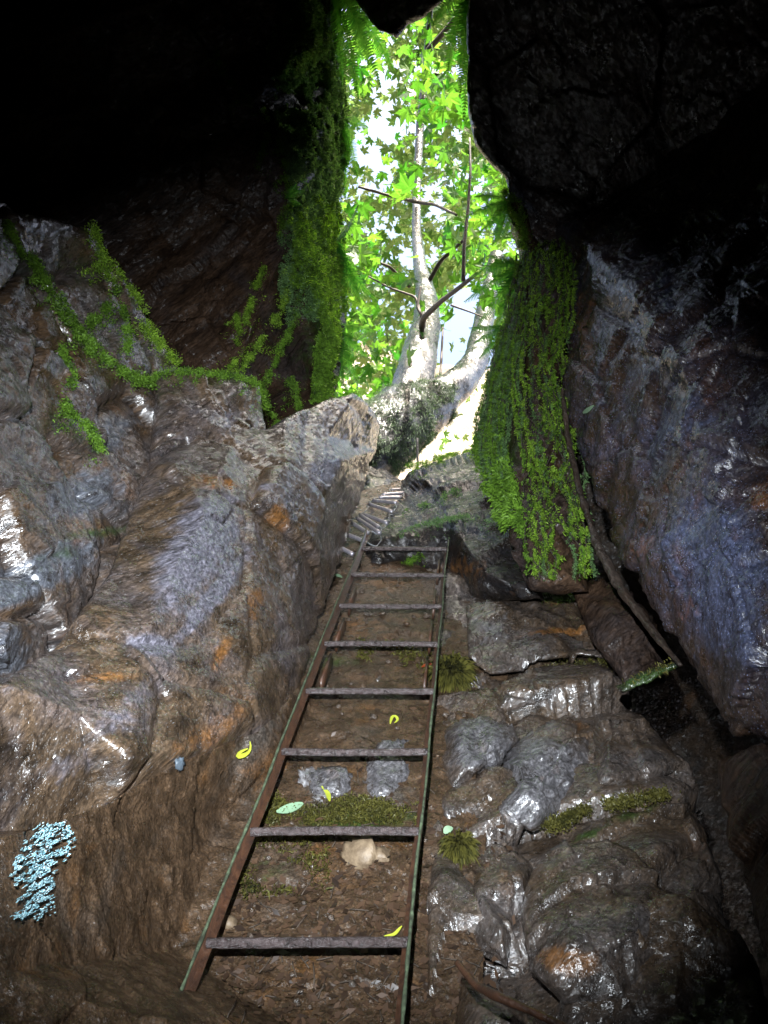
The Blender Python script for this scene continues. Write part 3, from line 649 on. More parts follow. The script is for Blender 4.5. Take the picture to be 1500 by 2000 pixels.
# ------------------------------------------------------------------ moss
def tufts(Pt, Nn, L, Wd, jit=.5, droop=.3, seed=0):
    """one bent two-triangle blade per point"""
    r = np.random.default_rng(seed); n = len(Pt)
    d = unit(Nn+jit*r.normal(size=(n, 3))+np.array([0, 0, -droop])); s = unit(np.cross(d, r.normal(size=(n, 3))))
    l = L*(.5+r.random(n))[:, None]; w_ = Wd*(.6+.8*r.random(n))[:, None]
    tip = Pt+d*l+np.array([0, 0, -1])*droop*l
    mid = Pt+d*l*.55
    V = np.stack([Pt-s*w_*.5, Pt+s*w_*.5, mid+s*w_*.6, mid-s*w_*.6, tip], 1).reshape(-1, 3)
    b = np.arange(n)[:, None]*5
    T = np.stack([b+np.array([0, 1, 2]), b+np.array([0, 2, 3]), b+np.array([3, 2, 4])], 1).reshape(-1, 3)
    return V, T
def line_moss(key, pl, n, wpx, L=.009, mat='moss', lift=.012, seed=0, **k):
    """a ragged moss seam along a line on the rock"""
    r = np.random.default_rng(seed); n = int(n*1.5); wpx *= .62; L = min(L, .008)
    q = resample([(a, b, 0) for a, b in pl], 60)
    u = r.random(n)*58; i = u.astype(int); f = (u-i)[:, None]
    base = q[i]*(1-f)+q[i+1]*f
    t = unit(q[i+1]-q[i]+1e-9); nn = np.stack([-t[:, 1], t[:, 0]], 1)
    wv = wpx*(.15+1.5*np.abs(fbm(np.stack([u*.5, u*0+seed, u*0], 1), 3, seed)))
    o = r.normal(size=n)*wv*.5*np.where(r.random(n) < .15, 2.2, 1)
    px = base[:, 0]+nn[:, 0]*o; py = base[:, 1]+nn[:, 1]*o
    na = 9; ua = r.uniform(0, 58, na).astype(int); la = r.uniform(10, 42, na); aa = r.uniform(-.7, .7, na)
    sel = np.where(r.random(n) < .22)[0]; kk = r.integers(0, na, len(sel)); f_ = r.random(len(sel))**1.3
    o[sel] = r.normal(size=len(sel))*2.2*(1-f_*.6)
    px[sel] = q[ua[kk], 0]+la[kk]*f_*np.sin(aa[kk]+1.2*np.sin(f_*4+kk))+o[sel]; py[sel] = q[ua[kk], 1]+la[kk]*f_
    Pt, Nn = on(key, px, py)
    keep = fbm(Pt*28, 2, seed) > -.12
    Pt, Nn = Pt[keep], Nn[keep]; o = o[keep]; wv = wv[keep]
    Pt = Pt+Nn*(lift*np.exp(-(o/wv)**2)*(1+.8*fbm(Pt*30, 2, 2)))[:, None]+r.normal(size=Pt.shape)*.0065
    V, T = tufts(Pt, Nn, L, L*.28, seed=seed)
    return make('moss_patch', V, T, M[mat], smooth=False, kind='stuff', **k)
def area_moss(key, poly, n, L=.016, mat='moss', lift=.02, thr=-.1, fs=9, seed=0, droop=.3, name='moss_patch', **k):
    r = np.random.default_rng(seed); x = [p[0] for p in poly]; y = [p[1] for p in poly]
    px = r.uniform(min(x), max(x), n*2); py = r.uniform(min(y), max(y), n*2)
    m = inside(px, py, poly); px, py = px[m][:n], py[m][:n]
    Pt, Nn = on(key, px, py); h = fbm(Pt*fs, 3, seed)
    m = h > thr; Pt, Nn, h = Pt[m], Nn[m], h[m]
    Pt = Pt+Nn*(lift*np.clip(h-thr, 0, 1)*2)[:, None]+r.normal(size=Pt.shape)*.005
    V, T = tufts(Pt, Nn, L, L*.24, seed=seed, droop=droop)
    return make(name, V, T, M[mat], smooth=False, kind='stuff', **k)

area_moss('roof', [(560, -60), (650, -60), (664, 150), (676, 240), (670, 330), (655, 425), (575, 420), (540, 260), (515, 130), (540, 40)], 95000, mat='moss_grey', seed=1, L=.014, thr=-.35,
          label='grey green moss fur high on the right edge of the overhanging boulder', cat='moss')
area_moss('roof', [(570, 380), (655, 392), (662, 480), (670, 560), (668, 640), (655, 700), (646, 785), (600, 780), (620, 640), (600, 560), (560, 560), (570, 460)], 85000, mat='moss', seed=2, L=.013, thr=-.35,
          label='thick green moss fur low on the right edge of the overhanging boulder, beside the opening', cat='moss')
area_moss('roof', [(560, 380), (620, 400), (630, 620), (560, 640), (540, 560)], 16000, mat='moss_grey', seed=3, thr=-.1, L=.012,
          label='patchy grey moss between the moss seam and the furred edge of the overhanging boulder', cat='moss')
RL = [([(410, 105), (440, 150), (480, 190), (505, 215), (520, 240), (545, 290), (555, 340), (560, 390), (556, 440), (545, 460)], 9000, 17, 'long moss seam running down the edge of the dark overhang to the small fern'),
      ([(525, 260), (515, 300), (503, 330)], 1400, 9, 'short moss spur branching left off the upper part of the long moss seam'),
      ([(580, 400), (585, 440), (575, 490), (560, 540), (548, 590), (520, 640), (490, 680), (455, 735)], 9000, 15, 'bright moss seam forking down to the rim of the slab, left of the opening'),
      ([(520, 525), (505, 560), (495, 600), (480, 640)], 2600, 9, 'short slanting moss strand left of the bright forked moss seam'),
      ([(465, 615), (470, 650), (462, 690), (450, 730)], 2400, 9, 'lowest left moss strand hanging above the moss rimmed block'),
      ([(590, 570), (575, 620), (550, 660), (530, 710), (510, 760)], 4000, 12, 'thin moss seam inside the dark hollow left of the opening'),
      ([(560, 740), (575, 770), (582, 800)], 2200, 16, 'drooping moss tuft in the dark hollow above the slab notch'),
      ([(505, 745), (515, 790), (540, 825), (525, 830)], 2500, 12, 'dark green moss in the notch between the block and the slab')]
for i, (pl, n, wd, lb) in enumerate(RL):
    line_moss('roof', pl, n, wd, mat='moss_bright' if i in (2, 3, 4) else 'moss', seed=20+i, lift=.02, L=.016, label=lb, cat='moss')
LL = [([(0, 440), (20, 490), (60, 510), (90, 560), (120, 610), (165, 670), (205, 710), (250, 738), (300, 742)], 12000, 22, 'wide curving moss band from the left edge down to the moss rimmed block'),
      ([(175, 445), (185, 490), (215, 530), (235, 560), (265, 590), (275, 640), (310, 680), (345, 718)], 7500, 18, 'bright moss strand curving down the left boulder edge to the block rim'),
      ([(230, 560), (215, 590), (190, 620), (165, 640)], 2600, 12, 'short moss branch between the wide moss band and the bright strand'),
      ([(225, 580), (240, 630), (243, 690)], 2000, 10, 'thin moss drip hanging between two bigger strands on the left boulder'),
      ([(125, 690), (130, 760), (115, 800), (140, 825), (180, 860), (198, 892)], 3800, 14, 'isolated yellow green moss strand low on the grey left boulder')]
for i, (pl, n, wd, lb) in enumerate(LL):
    line_moss('left', pl, n, wd, mat='moss' if i != 1 else 'moss_bright', seed=40+i, lift=.02, L=.015, label=lb, cat='moss')
line_moss('cap', [(300, 742), (345, 730), (430, 736), (480, 744), (506, 758), (511, 800)], 4500, 6, seed=50, L=.01, mat='moss', label='thin moss rim along the top of the brown block', cat='moss')
line_moss('mound', [(800, 922), (850, 905), (890, 896), (928, 890), (960, 905), (985, 935)], 9000, 17, seed=51, mat='moss', lift=.03, label='green moss cap on the crest of the rock mass below the white sky gap', cat='moss')
for i, (pl, n, wd, lb) in enumerate([
        ([(770, 1020), (800, 1000), (840, 985), (870, 970), (900, 960)], 2500, 6, 'thin moss line slanting up across the rock mass, the higher of two'),
        ([(780, 1050), (820, 1030), (860, 1022), (900, 1012), (960, 1030)], 2500, 6, 'thin moss line running to the top of the right rail'),
        ([(780, 1110), (800, 1095), (830, 1085)], 1200, 10, 'little green moss cushion behind the two top rungs')]):
    line_moss('mound', pl, n, wd, seed=52+i, L=.012, mat='moss_grey' if i < 2 else 'moss', label=lb, cat='moss')

# hanging curtain: strands that follow the root mass down
def strand_set():
    r = np.random.default_rng(5)
    defs = []
    for k in range(30):
        u = (k+r.random())/30
        tx = 1018+u*98; ty = 482+30*abs(u-.6)+r.uniform(-6, 12)
        m1 = 975+u*122; bx = 985+u*160
        ln = (.98 if .42 < u < .62 or u > .84 else r.uniform(.45, .92)) if u > .25 else r.uniform(.3, .6)
        pl = [(tx, ty), (tx*.55+m1*.45+r.uniform(-4, 4), 600), (m1, 720), (m1*.5+bx*.5+r.uniform(-5, 5), 900), (bx, 1145)]
        yend = 490+ln*655
        defs.append((pl, yend, u))
    for k in range(24):                    # left skirt
        u = k/24; a = 960+u*40; defs.append(([(a+30, 640+u*30), (a+5, 740), (a-20+u*20, 830), (a-28+u*30, 930), (a+20, 1010)], r.uniform(840, 960), u*.3))
    gs = {'moss_bright': [], 'moss': [], 'moss_grey': []}; cores = []
    for j, (pl, yend, u) in enumerate(defs):
        q = resample([(a, b, 0) for a, b in pl], 90); q = q[q[:, 1] < yend]
        if len(q) < 4: continue
        nb = int(len(q)*44)
        i = r.integers(0, len(q)-1, nb); f = r.random(nb)[:, None]; b = q[i]*(1-f)+q[i+1]*f
        wob = 3.2*np.sin(b[:, 1]/17+j)
        wd = 1.3*(.4+np.abs(fbm(np.stack([b[:, 1]/22, b[:, 1]*0+j, b[:, 1]*0], 1), 2, j)))
        px = b[:, 0]+wob+r.normal(size=nb)*wd; py = b[:, 1]+r.normal(size=nb)*2
        Pt, Nn = on('root', px, py)
        Pt = Pt+Nn*(.008+.045*((j*7) % 5)/5)+r.normal(size=Pt.shape)*.003
        mt = 'moss_bright' if (u > .3 and (j*5) % 7 < 4) else ('moss_grey' if j % 2 == 1 else 'moss')
        gs[mt].append(tufts(Pt, Nn, .0065, .002, seed=j, droop=.7))
        qq, qn = on('root', q[::3, 0]+3.2*np.sin(q[::3, 1]/17+j), q[::3, 1]); cores.append(tube_geo(qq+qn*(.006+.045*((j*7) % 5)/5), .0022, 5))
    lbs = {'moss_bright': 'bright yellow green strands of the long hanging moss curtain right of the opening',
           'moss': 'deep green strands mixed into the long hanging moss curtain',
           'moss_grey': 'grey green strands and left skirt of the long hanging moss curtain'}
    root = empty('moss_curtain', P(1060, 500, 3.4), 'long curtain of bright green hanging moss draped over the root mass', 'moss')
    V, T = join(cores); make('strand_cores', V, T, M['darkbark'], parent=root, kind='stuff', label='thin dark rootlets inside the hanging moss strands')
    for kx, g in gs.items():
        V, T = join(g); make('moss_strands', V, T, M[kx], parent=root, smooth=False, kind='stuff', label=lbs[kx])
strand_set()
line_moss('root', [(990, 372), (1008, 410), (1022, 450), (1030, 490)], 5000, 20, seed=70, mat='moss', label='narrow tongue of moss climbing above the hanging curtain along the dark boulder', cat='moss')
area_moss('root', [(930, 870), (980, 820), (1010, 950), (1030, 1050), (990, 1030), (955, 950)], 9000, seed=71, mat='moss', L=.02, label='shaggy moss spilling left from the foot of the hanging curtain onto the rock', cat='moss')
area_moss('b1', [(930, 1150), (1100, 1150), (1115, 1170), (1010, 1166)], 1200, seed=72, mat='moss_bright', L=.02, thr=-.6, label='thin bright moss on the top edge of the square topped block', cat='moss')
area_moss('slope', [(500, 1575), (560, 1560), (820, 1570), (818, 1612), (500, 1612)], 9000, seed=73, mat='moss_old', L=.009, lift=.012, thr=.02, fs=14, label='olive moss on the soil ledge just above the second lowest rung', cat='moss')
area_moss('slope', [(700, 1255), (840, 1262), (840, 1310), (700, 1290)], 2200, seed=74, mat='moss_old', L=.012, label='patch of low moss behind the ladder beside the fern tuft', cat='moss')
area_moss('slope', [(460, 1640), (640, 1620), (640, 1740), (470, 1760)], 4500, seed=75, mat='moss_old', L=.009, thr=.1, fs=20, label='scattered moss among the litter below the second lowest rung', cat='moss')
line_moss('stony', [(1060, 1620), (1110, 1600), (1150, 1580), (1240, 1565), (1320, 1545)], 4000, 14, seed=76, mat='moss_old', L=.008, lift=.004, label='faint moss film along the sloping ledge right of the biggest pale stone', cat='moss')
line_moss('stony', [(1060, 1315), (1120, 1300), (1190, 1285)], 1800, 14, seed=77, mat='moss_old', L=.008, lift=.004, label='faint moss film on the low shelf below the square topped block', cat='moss')
# moss wedge and dark stones bridging the crevice
rock('rock', [(1200, 1338, 1.98), (1260, 1314, 1.98), (1325, 1290, 1.96), (1330, 1300, 1.95), (1270, 1335, 1.93), (1215, 1350, 1.95)], [(1270, 1322, 1.95)], step=4, chunk=(.01, 9), fb=(.006, 12), mat='mound', seed=131, key='wedge', rim=.12,
     label='small moss topped rock wedge bridging the black crevice on the right', cat='rock', tint=[(MO, 1270, 1320, 90, 30, 0, 1.2)])
area_moss('wedge', [(1205, 1337), (1260, 1315), (1320, 1292), (1300, 1312), (1230, 1340)], 800, seed=78, mat='moss_old', L=.009, thr=.0, fs=30, lift=.006, label='green moss on the rock wedge in the black crevice', cat='moss')
rock('boulder', [(1112, 1140, 2.75), (1170, 1130, 2.75), (1260, 1190, 2.6), (1310, 1290, 2.4), (1300, 1330, 2.3), (1220, 1330, 2.3), (1160, 1260, 2.45)], [(1210, 1220, 2.45)], step=5, mat='roof', seed=137, rim=.3,
     label='dark brown rock set back in the crevice beneath the dead root', cat='boulder')

# tuft of fern moss by the right rail and yellow moss lower
def bush(px, py, z, rpx, n, mat, L, name, label, cat, seed):
    r = np.random.default_rng(seed); c = P(px, py, z); rr = rpx*z/F
    d = unit(r.normal(size=(n, 3))); Pt = c+d*rr*(r.random(n)**.4)[:, None]*np.array([1, 1, .85])
    V, T = tufts(Pt, d, L, L*.22, jit=.8, droop=.5, seed=seed)
    make(name, V, T, M[mat], smooth=False, label=label, cat=cat)
bush(882, 1318, float(zs(882, 1318))-.03, 36, 1700, 'moss_old', .03, 'plant', 'feathery green tuft growing beside the right rail near mid height', 'plant')if False else bush(882, 1318, float(zs(882, 1318))-.03, 36, 1700, 'moss_old', .03, 'plant', 'feathery green tuft growing beside the right rail near mid height', 'plant', 3)
bush(896, 1655, float(zs(896, 1655))-.02, 26, 900, 'moss_old', .02, 'plant', 'yellow green moss tuft right of the rail by the second lowest rung', 'plant', 4)

# ------------------------------------------------------------------ steel ladder
lad = empty('ladder', c2w(LP0-LD*3), 'long rusty steel ladder with moss stained rails, fixed against the steep slope', 'ladder')
ds, dd, dn = d2w(LS), d2w(Ld), d2w(Ln)
def rail(side, label):
    sx = LS if side > 0 else -LS           # outward
    base = LP0+(LS*LW if side > 0 else 0)
    ks = np.linspace(-3, 7.62, 120)
    pts = base+LD*ks[:, None]
    rr = np.stack([fbm(np.stack([ks*1.3, ks*0+side*7, ks*0], 1), 3, 3), fbm(np.stack([ks*1.3, ks*0+side*9+3, ks*0], 1), 3, 3)], 1)
    pts = pts+rr[:, :1]*.004*LS+rr[:, 1:]*.004*Ln
    # L section: outer flange stands towards the viewer, inner flange lies flat against the rungs' ends
    t = .004
    prof = [(.0, -.014), (-.015, -.014), (-.015, -.014+t), (-t, -.014+t), (-t, .020), (0, .020)]
    prof = [(a+.006, b) for a, b in prof]
    V = np.concatenate([(pts+sx*a+Ln*b)[:, None] for a, b in prof], 1).reshape(-1, 3)
    V = V+.0012*fbm(V*120, 2, 6)[:, None]
    n = len(ks); m = 6; T = []
    for i in range(n-1):
        for j in range(m):
            a, b = i*m+j, i*m+(j+1) % m; T += [(a, b, b+m), (a, b+m, a+m)]
    for tri in ((0, 1, 2), (0, 2, 3), (0, 3, 4), (0, 4, 5)):
        T.append(tri); T.append(tuple(x+(n-1)*m for x in tri[::-1]))
    T = np.array(T)
    if side > 0: T = T[:, ::-1]
    ro = make('rail', c2w(V), T, M['rust'], parent=lad, smooth=False, label=label)
    # algae crust along the flange edge
    q = pts+sx*.004+Ln*.021
    r_ = .0032*(1+.5*fbm(q*60, 2, 4)); gv, gt = tube_geo(c2w(q), r_, 6, .35, 90., 3)
    ao = make('algae_crust', gv, gt, M['algae'], parent=lad)
    ao.parent = ro; ao.location = (0, 0, 0); ro.location = (0, 0, 0)
    return ro
rail(-1, 'left rail of the ladder'); rail(1, 'right rail of the ladder')
for k in range(8):
    a = LP0+LD*k; 
    sag = .004*math.sin(k*2.1)
    q = np.array([a+LS*LW*u+Ln*(-.004)+Ld*(sag*math.sin(math.pi*u)) for u in np.linspace(-.005, 1.005, 26)])
    V, T = tube_geo(c2w(q), .0092, 14, .16, 70., k)
    ro = make('rung', V, T, M['rung'], parent=lad)
    q2 = q[1:-1]+Ld*.009+Ln*.001
    if k > 2:
        V, T = tube_geo(c2w(q2), .004, 6, .6, 90., k+9)
        ao = make('algae_crust', V, T, M['algae'], parent=lad); ao.parent = ro
# flat stand-off brackets holding the ladder off the rock
for k, side in ((3.55, 0), (4.45, 0), (5.4, 0), (3.5, 1), (4.4, 1), (5.3, 1), (6.4, 1)):
    a = LP0+LD*k+(LS*LW if side else 0)+(-LS if side else LS)*.028
    g = box_geo(c2w(a-Ln*.035), ds, dd, dn, .004, .085, .022)
    make('bracket', *g, M['rust'], parent=lad, smooth=False)

# ------------------------------------------------------------------ wire ladder
WR = [((660, 1067), (690, 1083)), ((676, 1043), (711, 1057)), ((687, 1021), (719, 1041)), ((697, 1012), (742, 1041)), ((704, 1006), (742, 1031)), ((709, 1004), (757, 1022)),
      ((722, 985), (767, 1000)), ((729, 978), (775, 982)), ((740, 972), (785, 971)), ((746, 966), (788, 963)), ((764, 957), (790, 955))]
def zw(x, y): return float(np.interp(y, [950, 985, 1010, 1045, 1085], [4.75, 4.1, 3.85, 3.55, 3.35]))
wl = empty('wire_ladder', P(700, 1090, 3.35), 'slack wire rope ladder with small grey metal rungs lying in the narrow gully', 'rope ladder')
for j, (a, b) in enumerate(WR):
    A = C(*a, zw(*a)-.05); B = C(*b, zw(*b)-.04*(j % 2)-.03)
    V, T = tube_geo(c2w(np.linspace(A, B, 8)), .0095, 10, .05, 60., j)
    make('rung', V, T, M['alu'], parent=wl)
for s in (0, 1):
    pl = [C(*w_[s], zw(*w_[s])-.05) for w_ in WR]
    if s: pl = pl[2:]
    q = resample(pl, 90); wv = np.arange(90)
    q = q+.008*np.stack([np.sin(wv*.9+s), np.cos(wv*.7), 0*wv], 1)
    V, T = tube_geo(c2w(q), .0028, 6); make('cable', V, T, M['cable'], parent=wl)
q = resample([C(742, 1040, 3.6), C(745, 1055, 3.5), C(735, 1068, 3.45), C(720, 1062, 3.45), C(705, 1048, 3.5)], 30)
V, T = tube_geo(c2w(q), .0028, 6); make('cable', V, T, M['cable'], parent=wl)

# ------------------------------------------------------------------ trees in the daylight above
def px_tube(pl, seg=18, nz=.12, n=60, ns=9., seed=0, ridge=0.):
    q = resample([(*C(a, b, z), r*z/F) for a, b, z, r in pl], n)
    return tube_geo(c2w(q[:, :3]), q[:, 3], seg, nz, ns, seed, ridge)
tree = empty('maple_tree', P(640, 900, 5.5), 'leaning mossy maple tree forking above the opening, seen from below', 'tree')
V, T = px_tube([(600, 960, 5.2, 84), (690, 890, 5.4, 78), (745, 850, 5.55, 74), (790, 815, 5.7, 66), (830, 797, 5.82, 52), (862, 775, 5.95, 40), (888, 755, 6.05, 33), (908, 738, 6.25, 30), (930, 702, 6.45, 25), (938, 660, 6.8, 22), (950, 600, 7.2, 18), (970, 500, 7.8, 14)], 36, .13, 200, 7)
tb = make('trunk', V, T, M['bark'], parent=tree, label='thick mossy lower trunk')
r_ = np.random.default_rng(8); idx = (r_.random(110000)**1.25*76*36).astype(int)
nrm = vnormals(V, T)[idx]; bp_ = V[idx]+r_.normal(size=(len(idx), 3))*.012
kp = fbm(bp_*7, 3, 4) > -.25+.5*(idx/(76*36))**3
g = tufts(bp_[kp], nrm[kp]*.6, .013, .0026, seed=5, droop=.9); mo = make('moss_fur', *g, M['moss_trunk'], parent=tree, smooth=False, kind='stuff'); mo.parent = tb
V, T = px_tube([(795, 800, 5.8, 40), (805, 760, 5.95, 42), (812, 725, 6.1, 38), (822, 680, 6.4, 33), (834, 630, 6.8, 27), (832, 575, 7.3, 20), (820, 520, 7.8, 13), (813, 450, 8.3, 9), (814, 370, 8.6, 8), (820, 250, 8.8, 8), (830, 150, 8.8, 7), (836, 60, 8.6, 5), (850, -40, 8.4, 4)], 22, .14, 160, 8)
make('trunk', V, T, M['bark'], parent=tree, label='slender bare stem rising from the fork')
for pl in ([(860, 740, 6.2, 3), (865, 640, 6.6, 2)],
           [(832, 560, 7.4, 5), (860, 510, 7.3, 4), (905, 470, 7.1, 3)],
           [(834, 155, 8.7, 6), (862, 142, 8.6, 4)], [(826, 110, 8.7, 6), (870, 60, 8.4, 5), (900, 20, 8.2, 4)],
           [(815, 395, 8.4, 4), (770, 385, 8.0, 3), (700, 365, 7.8, 2.4)], [(815, 395, 8.4, 4), (850, 400, 8., 3), (892, 420, 7.6, 2.4)],
           [(800, 560, 7.6, 4), (760, 520, 7.4, 3), (700, 500, 7.2, 2)]):
    V, T = px_tube(pl, 7, .1, 24); make('branch', V, T, M['twig'], parent=tree)
sap = empty('sapling', P(824, 622, 5.6), 'thin forked sapling stem reaching across the opening', 'sapling')
for pl, rr in (([(824, 640, 5.7), (826, 622, 5.6), (860, 590, 5.3), (900, 560, 5.0), (932, 534, 4.8)], (7, 3.6)), ([(905, 548, 4.95), (906, 480, 5.0), (914, 410, 5.1), (919, 330, 5.2), (917, 270, 5.3)], (4, 2)),
               ([(824, 622, 5.6), (812, 580, 5.7), (760, 562, 5.8), (720, 540, 5.9)], (3, 1.6)), ([(880, 596, 5.2), (920, 610, 5.2), (950, 622, 5.2)], (2.2, 1.2)),
               ([(826, 622, 5.6), (815, 600, 5.65), (822, 560, 5.7)], (3.5, 2)), ([(824, 660, 5.8), (824, 625, 5.65)], (6, 5))):
    n_ = len(pl); V, T = px_tube([(*p, rr[0]+(rr[1]-rr[0])*i/(n_-1)) for i, p in enumerate(pl)], 7, .12, 30)
    make('branch', V, T, M['twig'], parent=sap)
def leaf_mesh(name, lobes=5, teeth=True, mat='leaf', fold=.18):
    """palmate leaf, radius 1"""
    ang = []; 
    out = []
    tips = {5: [(-100, .62), (-52, .92), (0, 1.05), (52, .92), (100, .62)], 3: [(-60, .8), (0, 1.05), (60, .8)]}[lobes]
    pr = None
    for i, (a, r) in enumerate(tips):
        if i: am = (a+tips[i-1][0])/2; out.append((am, .42))
        out += [(a-15, r*.68), (a-8, r*.74), (a, r), (a+8, r*.74), (a+15, r*.68)]
    out = [(-165, .22)]+out+[(165, .22)]
    V = [(0, -.05, 0)]+[(r*math.sin(R(a)), r*math.cos(R(a)), fold*(r*abs(math.sin(R(a*2))))-.12*r*r) for a, r in out]
    V.append((0.0, -.5, -.06)); V.append((.02, -.06, 0))
    T = [(0, i+1, i+2) for i in range(len(out)-1)]+[(0, len(out)+1, len(out)+2)]
    me = bpy.data.meshes.new(name); me.from_pydata(V, [], T); me.materials.append(M[mat])
    return me, np.array(V), np.array(T)
lm, LV, LT = leaf_mesh('leaf')
def rotm(r):
    # leaves hang roughly level with random tilt
    yaw = r.uniform(0, 2*math.pi); return Matrix.Rotation(yaw, 3, 'Z') @ Matrix.Rotation(r.normal()*.8, 3, 'X') @ Matrix.Rotation(r.normal()*.75, 3, 'Y')
def scatter_leaves(n, zr, size, seed, dens=None, xr=(600, 1080), yr=(-250, 860)):
    r = np.random.default_rng(seed); out = []
    while len(out) < n:
        x, y, z = r.uniform(*xr), r.uniform(*yr), r.uniform(*zr)
        if dens is not None and r.random() > dens(x, y): continue
        out.append((P(x, y, z), rotm(r), size*r.uniform(.65, 1.25), x, y))
    return out
def dens_near(x, y):
    c = fbm(np.array([[x/70, y/70, 3.]]), 3, 77)[0]
    gap = math.exp(-((x-745)/70)**2-((y-280)/110)**2)+1.6*math.exp(-((x-890)/85)**2-((y-740)/120)**2)
    if y > 790 and x > 770: return 0.
    return max(0., min(1, .55+1.1*c-.7*gap))
near = scatter_leaves(300, (5.6, 8.0), .105, 31, dens_near, yr=(60, 800), xr=(640, 1030))
for p_, m_, s_, x, y in near:
    o = bpy.data.objects.new('leaf', lm); COL.objects.link(o); o.parent = tree
    mw = Matrix.Translation(Vector(p_)-tree.location) @ m_.to_4x4() @ Matrix.Scale(s_, 4); o.matrix_local = mw
def leaf_cloud(ls):
    V = []; T = []; k = 0
    for p_, m_, s_, x, y in ls:
        V.append((LV @ np.array(m_).T)*s_+p_); T.append(LT+k); k += len(LV)
    return np.concatenate(V), np.concatenate(T)
V, T = leaf_cloud(scatter_leaves(2000, (6.5, 10.5), .10, 33, dens_near)); make('foliage', V, T, M['leaf'], parent=tree, smooth=False, kind='stuff')
def dens_far(x, y):
    c = fbm(np.array([[x/50, y/50, 8.]]), 3, 79)[0]
    if y > 640 and x > 800: return .04
    gap = 1.1*math.exp(-((x-890)/80)**2-((y-700)/110)**2)+.7*math.exp(-((x-745)/60)**2-((y-270)/90)**2)
    return max(0.02, min(1, .5+1.2*c-.5*gap))
V, T = leaf_cloud(scatter_leaves(13000, (11, 16), .13, 35, dens_far, xr=(540, 1130), yr=(-500, 900)))
make('tree_canopy', V, T, M['leaf_far'], smooth=False, kind='stuff', label='sunlit pale green leaf canopy high above the opening', cat='foliage')

# ------------------------------------------------------------------ ferns
def frond_geo(A, mid, B, npin=24, w=.06, seed=0, droop=.02):
    """bipinnate-looking frond: toothed pinnae both sides of a stalk (world points)"""
    r = np.random.default_rng(seed); t = np.linspace(0, 1, npin*2+4)
    A, mid, B = map(np.asarray, (A, mid, B))
    c = ((1-t)**2)[:, None]*A+(2*t*(1-t))[:, None]*mid+(t*t)[:, None]*B
    tan = unit(np.gradient(c, axis=0)); up = np.array([.1, -.4, .9])
    sd_ = unit(np.cross(tan, up)); nn = np.cross(sd_, tan)
    gs = [tube_geo(c, np.linspace(.0022, .0008, len(c)), 4)]
    V = []; T = []; k = 0
    L = np.linalg.norm(B-A)
    for i in range(2, len(c)-1):
        f = t[i]; ln = w*math.sin(math.pi*min(1, (f*.93+.07))**.75)*r.uniform(.88, 1.08)+.004
        wd = L/npin/2*.62
        for s in (-1, 1):
            d = unit(s*sd_[i]+.38*tan[i]+.12*r.normal(size=3)*.5)
            e = np.cross(d, nn[i]); p0 = c[i]
            m_ = 5
            row = []
            for q in range(m_):
                g_ = q/(m_-1); ww = wd*(1-g_**1.6)*(.75+.45*(q % 2))
                pc = p0+d*ln*g_-nn[i]*ln*.35*g_*g_-np.array([0, 0, droop])*g_*g_
                row += [pc-e*ww*.7, pc+e*ww*.7]
            V += row
            for q in range(m_-1):
                a = k+q*2; T += [(a, a+1, a+3), (a, a+3, a+2)]
            k += m_*2
    gs.append((np.array(V), np.array(T)))
    return join(gs)
def fern(label, root, fr, w=.06, seed=0, mat='fern'):
    fo = empty('fern', P(*root), label, 'fern')
    for j, (mx, my, mz, bx, by, bz) in enumerate(fr):
        V, T = frond_geo(P(*root), P(mx, my, mz), P(bx, by, bz), w=w, seed=seed+j)
        make('frond', V, T, M[mat], parent=fo, smooth=False)
fern('fern with drooping fronds at the upper left corner of the opening', (640, -40, 3.9), [(700, 20, 3.9, 745, 175, 3.95), (680, 60, 3.8, 700, 195, 3.9), (720, 0, 4., 780, 90, 4.), (665, 60, 4., 668, 170, 4.), (730, 50, 4.2, 770, 140, 4.3), (690, 20, 4.1, 722, 130, 4.2)], .07, 1)
fern('fern hanging from the middle of the dark top lip', (800, -60, 3.8), [(770, 0, 3.8, 755, 60, 3.8), (810, 10, 3.8, 850, 50, 3.8), (790, 0, 3.9, 800, 70, 4.), (730, -20, 3.9, 690, 90, 4.)], .06, 11)
fern('fern hanging beside the dark boulder at the upper right of the opening', (925, -30, 3.6), [(880, 40, 3.7, 875, 145, 3.8), (905, 60, 3.7, 898, 190, 3.8), (870, 0, 3.7, 845, 50, 3.7), (915, 60, 3.8, 905, 240, 4.)], .06, 21)
fern('fern arching left from the right rock edge at half height of the opening', (1000, 395, 3.75), [(960, 400, 3.8, 905, 425, 3.9), (960, 375, 3.8, 925, 385, 3.9), (980, 420, 3.8, 935, 455, 3.9), (990, 440, 3.8, 960, 480, 3.9)], .05, 31)
fern('large bright fern spreading left from the top of the moss curtain', (1020, 520, 3.75), [(980, 500, 3.8, 915, 545, 3.9), (980, 540, 3.8, 905, 590, 3.95), (990, 560, 3.8, 930, 640, 3.95), (1000, 570, 3.8, 960, 660, 3.9), (990, 500, 3.8, 950, 500, 3.9)], .06, 41)
fern('small fern low on the edge of the moss curtain by the white gap', (990, 640, 3.8), [(960, 650, 3.85, 925, 670, 3.9), (965, 670, 3.85, 935, 700, 3.9), (950, 640, 3.8, 915, 640, 3.9)], .045, 51)
fern('fern fringe hanging inside the left edge of the opening near its middle', (655, 470, 4.25), [(675, 520, 4.3, 705, 590, 4.3), (680, 540, 4.3, 740, 590, 4.3), (660, 520, 4.3, 675, 610, 4.3), (680, 450, 4.3, 700, 400, 4.4)], .07, 61)
